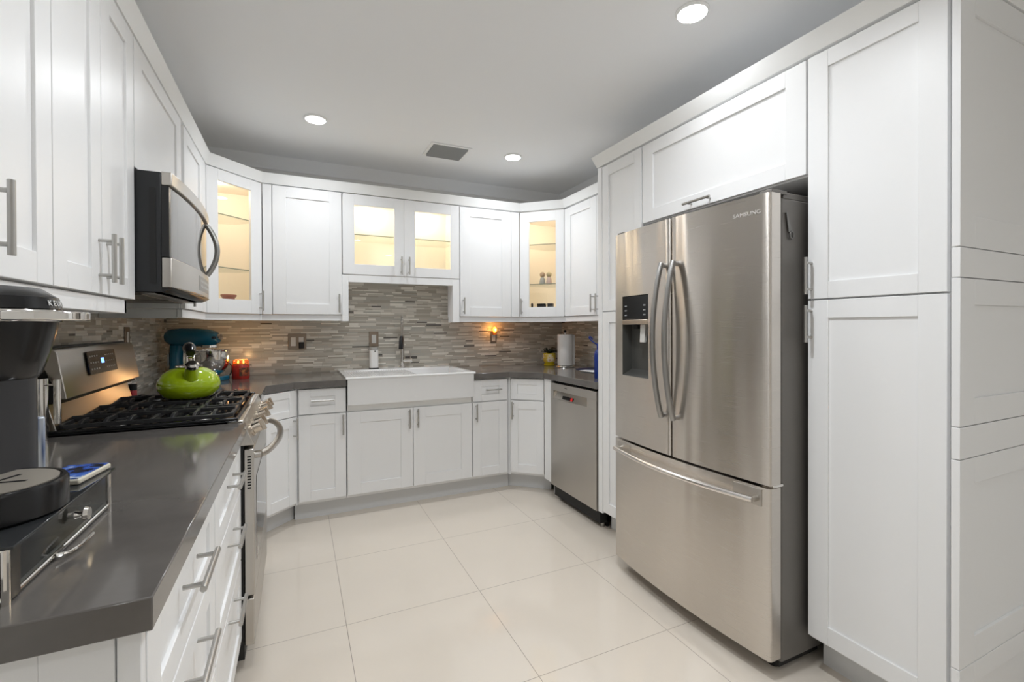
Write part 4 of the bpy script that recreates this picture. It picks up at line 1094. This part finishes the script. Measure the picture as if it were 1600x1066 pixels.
# ------------------------------------------------------------------ outlets
def outlet(x, z, wd, ht, label, kinds):
    t = thing('outlet_plate', label, 'outlet', (x, YB - 0.0095, z), 0)
    MB().box(-wd / 2, wd / 2, -0.006, 0.0, -ht / 2, ht / 2).build('plate', M_BRONZE, t, 0.002)
    n = len(kinds)
    for i, k in enumerate(kinds):
        cx = (i - (n - 1) / 2) * 0.055
        MB().box(cx - 0.017, cx + 0.017, -0.008, -0.0055, -0.034, 0.034).build('socket' if k != 's' else 'switch', M_SWITCH, t, 0.001)
    return t
t = outlet(0.0, 1.172, 0.128, 0.122, 'double bronze outlet plate with a black plug, left of the sink', 'so')
o = MB().box(0.010, 0.048, YB - 0.045, YB - 0.0178, 1.120, 1.168).build('plug_adapter', M_BLACKM, None, 0.003)
tag(o, 'black plug adapter in the double outlet left of the sink', 'plug')
outlet(0.571, 1.184, 0.075, 0.122, 'single bronze switch plate behind the soap dispenser', 's')
outlet(1.636, 1.185, 0.060, 0.105, 'single bronze outlet plate under the orange night light', 'o')
t = thing('night_light', 'glowing orange night light plugged in right of the sink', 'night light', (1.638, YB - 0.018, 1.220))
MB().box(-0.018, 0.018, -0.022, 0.0, -0.012, 0.018).build('plug_body', mat('amber_plastic', (0.35, 0.14, 0.03), 0.3), t, 0.002)
MB().ellipsoid((0.0, -0.020, 0.036), (0.019, 0.018, 0.026)).build('shade', mat('amber_glow', (0.9, 0.4, 0.05), 0.3, emit=(1.0, 0.30, 0.03), estr=4.0), t)
MB().ellipsoid((0.0, -0.032, 0.034), (0.008, 0.008, 0.011)).build('bulb', mat('bulb_glow', (1, 0.7, 0.3), 0.3, emit=(1.0, 0.62, 0.18), estr=14.0), t)
d = bpy.data.lights.new('night_glow', 'POINT'); d.energy = 0.35; d.color = (1, 0.42, 0.08); d.shadow_soft_size = 0.015
o = bpy.data.objects.new('night_glow', d); o.location = (1.63, YB - 0.065, 1.262); C.objects.link(o)
t = thing('outlet_plate', 'bronze outlet plate on the left wall beyond the range', 'outlet', (XL + 0.0095, 3.10, 1.225), 90)
MB().box(-0.038, 0.038, -0.006, 0.0, -0.06, 0.06).build('plate', M_BRONZE, t, 0.002)
MB().box(-0.017, 0.017, -0.008, -0.0055, -0.034, 0.034).build('socket', M_SWITCH, t, 0.001)

# ------------------------------------------------------------------ right worktop things
t = thing('potted_plant', 'small dark-leaved plant in a yellow flowered pot', 'plant', (2.075, 3.665, CT))
ym = mat('yellow_glaze', (0.55, 0.42, 0.01), 0.2, coat=0.4)
MB().lathe([(0, 0), (0.046, 0), (0.050, 0.004), (0.052, 0.016), (0.045, 0.018), (0, 0.018)], (0, 0, 0), 36).build('saucer', ym, t)
pm = mat('flowered_glaze', (0.6, 0.5, 0.1), 0.2, coat=0.4)
g = NG(pm); p, xyz = g.pos(); q = g.noise(p, 26, 2)
zz = g.math('GREATER_THAN', g.math('ABSOLUTE', g.math('SUBTRACT', xyz[2], CT + 0.068)), 0.034)
flw = g.ramp(q, [(0.42, (0.62, 0.45, 0.06)), (0.50, (0.70, 0.60, 0.38)), (0.60, (0.72, 0.66, 0.55)), (0.68, (0.58, 0.30, 0.16))])
g.color(g.mix(zz, flw, (0.55, 0.42, 0.01)))
MB().lathe([(0, 0.019), (0.044, 0.019), (0.056, 0.045), (0.059, 0.075), (0.056, 0.112), (0.050, 0.112), (0.050, 0.102), (0, 0.102)], (0, 0, 0), 36).build('pot', pm, t)
b = MB()
for i in range(16):
    a = i * 2.4; ln = 0.045 + 0.035 * random.random(); up = 0.02 + 0.045 * random.random(); wd = 0.012
    d_ = Vector((math.cos(a), math.sin(a), 0)); s_ = Vector((-d_.y, d_.x, 0)); base_ = Vector((0, 0, 0.104)) + d_ * 0.008
    P = [base_, base_ + d_ * ln * 0.5 + Vector((0, 0, up * 0.9)), base_ + d_ * ln + Vector((0, 0, up * 0.8))]
    L0 = [(P[0], 0.004), (P[1], wd), (P[2], 0.001)]
    vv = [(b.bm.verts.new(p_ - s_ * w_), b.bm.verts.new(p_ + Vector((0, 0, 0.004))), b.bm.verts.new(p_ + s_ * w_), b.bm.verts.new(p_ - Vector((0, 0, 0.001)))) for p_, w_ in L0]
    for A, B in zip(vv, vv[1:]):
        for j in range(4): b.bm.faces.new((A[j], A[(j + 1) % 4], B[(j + 1) % 4], B[j]))
    b.bm.faces.new(vv[-1])
b.build('foliage', mat('dark_leaf', (0.010, 0.022, 0.014), 0.35), t)
t = thing('paper_towel_holder', 'chrome paper towel stand in the right corner', 'paper towel holder', (2.125, 3.475, CT))
MB().lathe([(0, 0), (0.082, 0), (0.085, 0.004), (0.080, 0.012), (0.02, 0.016), (0, 0.016)], (0, 0, 0), 40).build('base', M_CHROME, t)
MB().cyl((0, 0, 0.015), (0, 0, 0.300), 0.007, n=14).build('rod', M_CHROME, t)
MB().ellipsoid((0, 0, 0.309), (0.013, 0.013, 0.011)).build('finial', M_BLACK, t)
t = thing('paper_towel_roll', 'white paper towel roll on the chrome stand', 'paper towel', (2.125, 3.475, CT + 0.0165))
pt_ = mat('paper_towel', (0.72, 0.70, 0.68), 0.9)
MB().lathe([(0.018, 0), (0.066, 0), (0.067, 0.002), (0.067, 0.264), (0.066, 0.266), (0.018, 0.266), (0.018, 0)], (0, 0, 0), 48).build('roll', pt_, t)
b = MB(); A = [math.radians(-30 + 6 * i) for i in range(9)]
poly = [(0.0672 * math.cos(a) + 0.0, 0.0672 * math.sin(a)) for a in A]
poly = [(0.0675, -0.03), (0.0775, -0.022), (0.079, 0.03), (0.0715, 0.04)]
b.prism([(0.0672, -0.012), (0.080, -0.030), (0.0815, -0.030), (0.0690, -0.008)], 0.002, 0.262)
b.build('loose_sheet', pt_, t)
t = thing('spray_bottle', 'blue bottle with a looped cap beside the tall cabinet', 'bottle', (1.862, 2.585, CT))
blu = mat('blue_bottle', (0.005, 0.03, 0.22), 0.25)
MB().lathe([(0, 0), (0.042, 0), (0.045, 0.005), (0.045, 0.165), (0.038, 0.185), (0.030, 0.192), (0, 0.192)], (0, 0, 0), 36).build('body', blu, t)
b = MB(); A = [math.radians(-150 + 8 * i) for i in range(10)]
v0 = [b.bm.verts.new((0.0455 * math.cos(a), 0.0455 * math.sin(a), 0.004)) for a in A]; v1 = [b.bm.verts.new((0.0455 * math.cos(a), 0.0455 * math.sin(a), 0.160)) for a in A]
for i in range(9): b.bm.faces.new((v0[i], v0[i + 1], v1[i + 1], v1[i]))
b.build('bottle_label', mat('pale_blue_label', (0.35, 0.55, 0.62), 0.4), t)
MB().lathe([(0, 0), (0.028, 0), (0.028, 0.035), (0.022, 0.045), (0, 0.045)], (0, 0, 0.1922), 28).build('cap', blu, t)
MB().tube(smooth_pts([(-0.02, 0.008, 0.225), (-0.045, 0.018, 0.243), (-0.066, 0.026, 0.262), (-0.074, 0.028, 0.278), (-0.066, 0.026, 0.280), (-0.050, 0.02, 0.262)]), 0.0045, 10).build('carry_loop', blu, t)
o = MB().prism([(2.07, 3.22), (2.25, 3.27), (2.28, 3.02), (2.06, 2.95)], CT + 0.0003, CT + 0.006).build('booklet', mat('navy_cover', (0.015, 0.02, 0.07), 0.4))
tag(o, 'dark blue booklet lying on the right worktop', 'booklet')
o = MB().prism([(1.99, 3.05), (2.07, 3.08), (2.20, 2.90), (2.02, 2.84)], CT + 0.0062, CT + 0.0072).build('paper_sheet', mat('white_paper', (0.78, 0.78, 0.78), 0.8))
tag(o, 'white paper sheet on the dark blue booklet', 'paper')

# ------------------------------------------------------------------ things in the glass cabinets
def wp(lx, ly, z): v = MR @ Vector((lx, ly, 0)); return (v.x, v.y, z)
def figure(label, loc, c1, c2):
    t = thing('figurine', label, 'figurine', loc, 0, 'figurines on the glass shelf')
    MB().lathe([(0, 0), (0.026, 0), (0.028, 0.010), (0.024, 0.035), (0.018, 0.060), (0.012, 0.066), (0, 0.066)], (0, 0, 0), 20).build('body', c1, t)
    MB().ellipsoid((0, 0, 0.088), (0.024, 0.024, 0.025), 18, 10).build('head', c2, t)
    return t
pink = mat('pale_pink', (0.55, 0.42, 0.38), 0.4); grey = mat('pale_grey_glaze', (0.36, 0.36, 0.34), 0.4); tan = mat('tan_glaze', (0.42, 0.30, 0.20), 0.4); sand = mat('sand_glaze', (0.50, 0.42, 0.26), 0.4)
figure('left figurine of the pale pair on the glass shelf', wp(0.165, 0.14, 1.6495), grey, tan)
figure('right figurine of the pale pair on the glass shelf', wp(0.225, 0.14, 1.6495), pink, sand)
zf = UB - 0.004 + 0.0165
t = thing('figurine', 'dark little statuette at the bottom left of the right corner glass cabinet', 'figurine', wp(0.085, 0.10, zf), 0)
MB().box(-0.022, 0.026, -0.018, 0.018, 0.0, 0.016).build('plinth', mat('red_brown', (0.18, 0.05, 0.03), 0.4), t, 0.003)
MB().lathe([(0, 0.016), (0.018, 0.016), (0.014, 0.05), (0.009, 0.075), (0.011, 0.088), (0.006, 0.102), (0, 0.105)], (-0.004, 0, 0), 16).build('body', M_BLACK, t)
for (lx, hw, label) in ((0.165, 0.036, 'longer black box on the floor of the right corner glass cabinet'), (0.245, 0.024, 'shorter black box on the floor of the right corner glass cabinet')):
    t = thing('trinket_box', label, 'box', wp(lx, 0.11, zf), ang, 'black boxes in the glass cabinet')
    MB().box(-hw, hw, -0.022, 0.022, 0.0, 0.085).build('box_base', M_BLACKM, t, 0.002)
    MB().box(-hw - 0.001, hw + 0.001, -0.023, 0.023, 0.0855, 0.098).build('lid', M_BLACK, t, 0.002)
t = thing('trinket_dish', 'small red-brown dish in the left corner glass cabinet', 'dish', (-0.405, 3.52, UB + 0.0185))
MB().lathe([(0, 0), (0.030, 0), (0.036, 0.085), (0.046, 0.095), (0.046, 0.105), (0.0, 0.108)], (0, 0, 0), 28).build('dish', mat('rust_glaze', (0.32, 0.10, 0.06), 0.3), t)
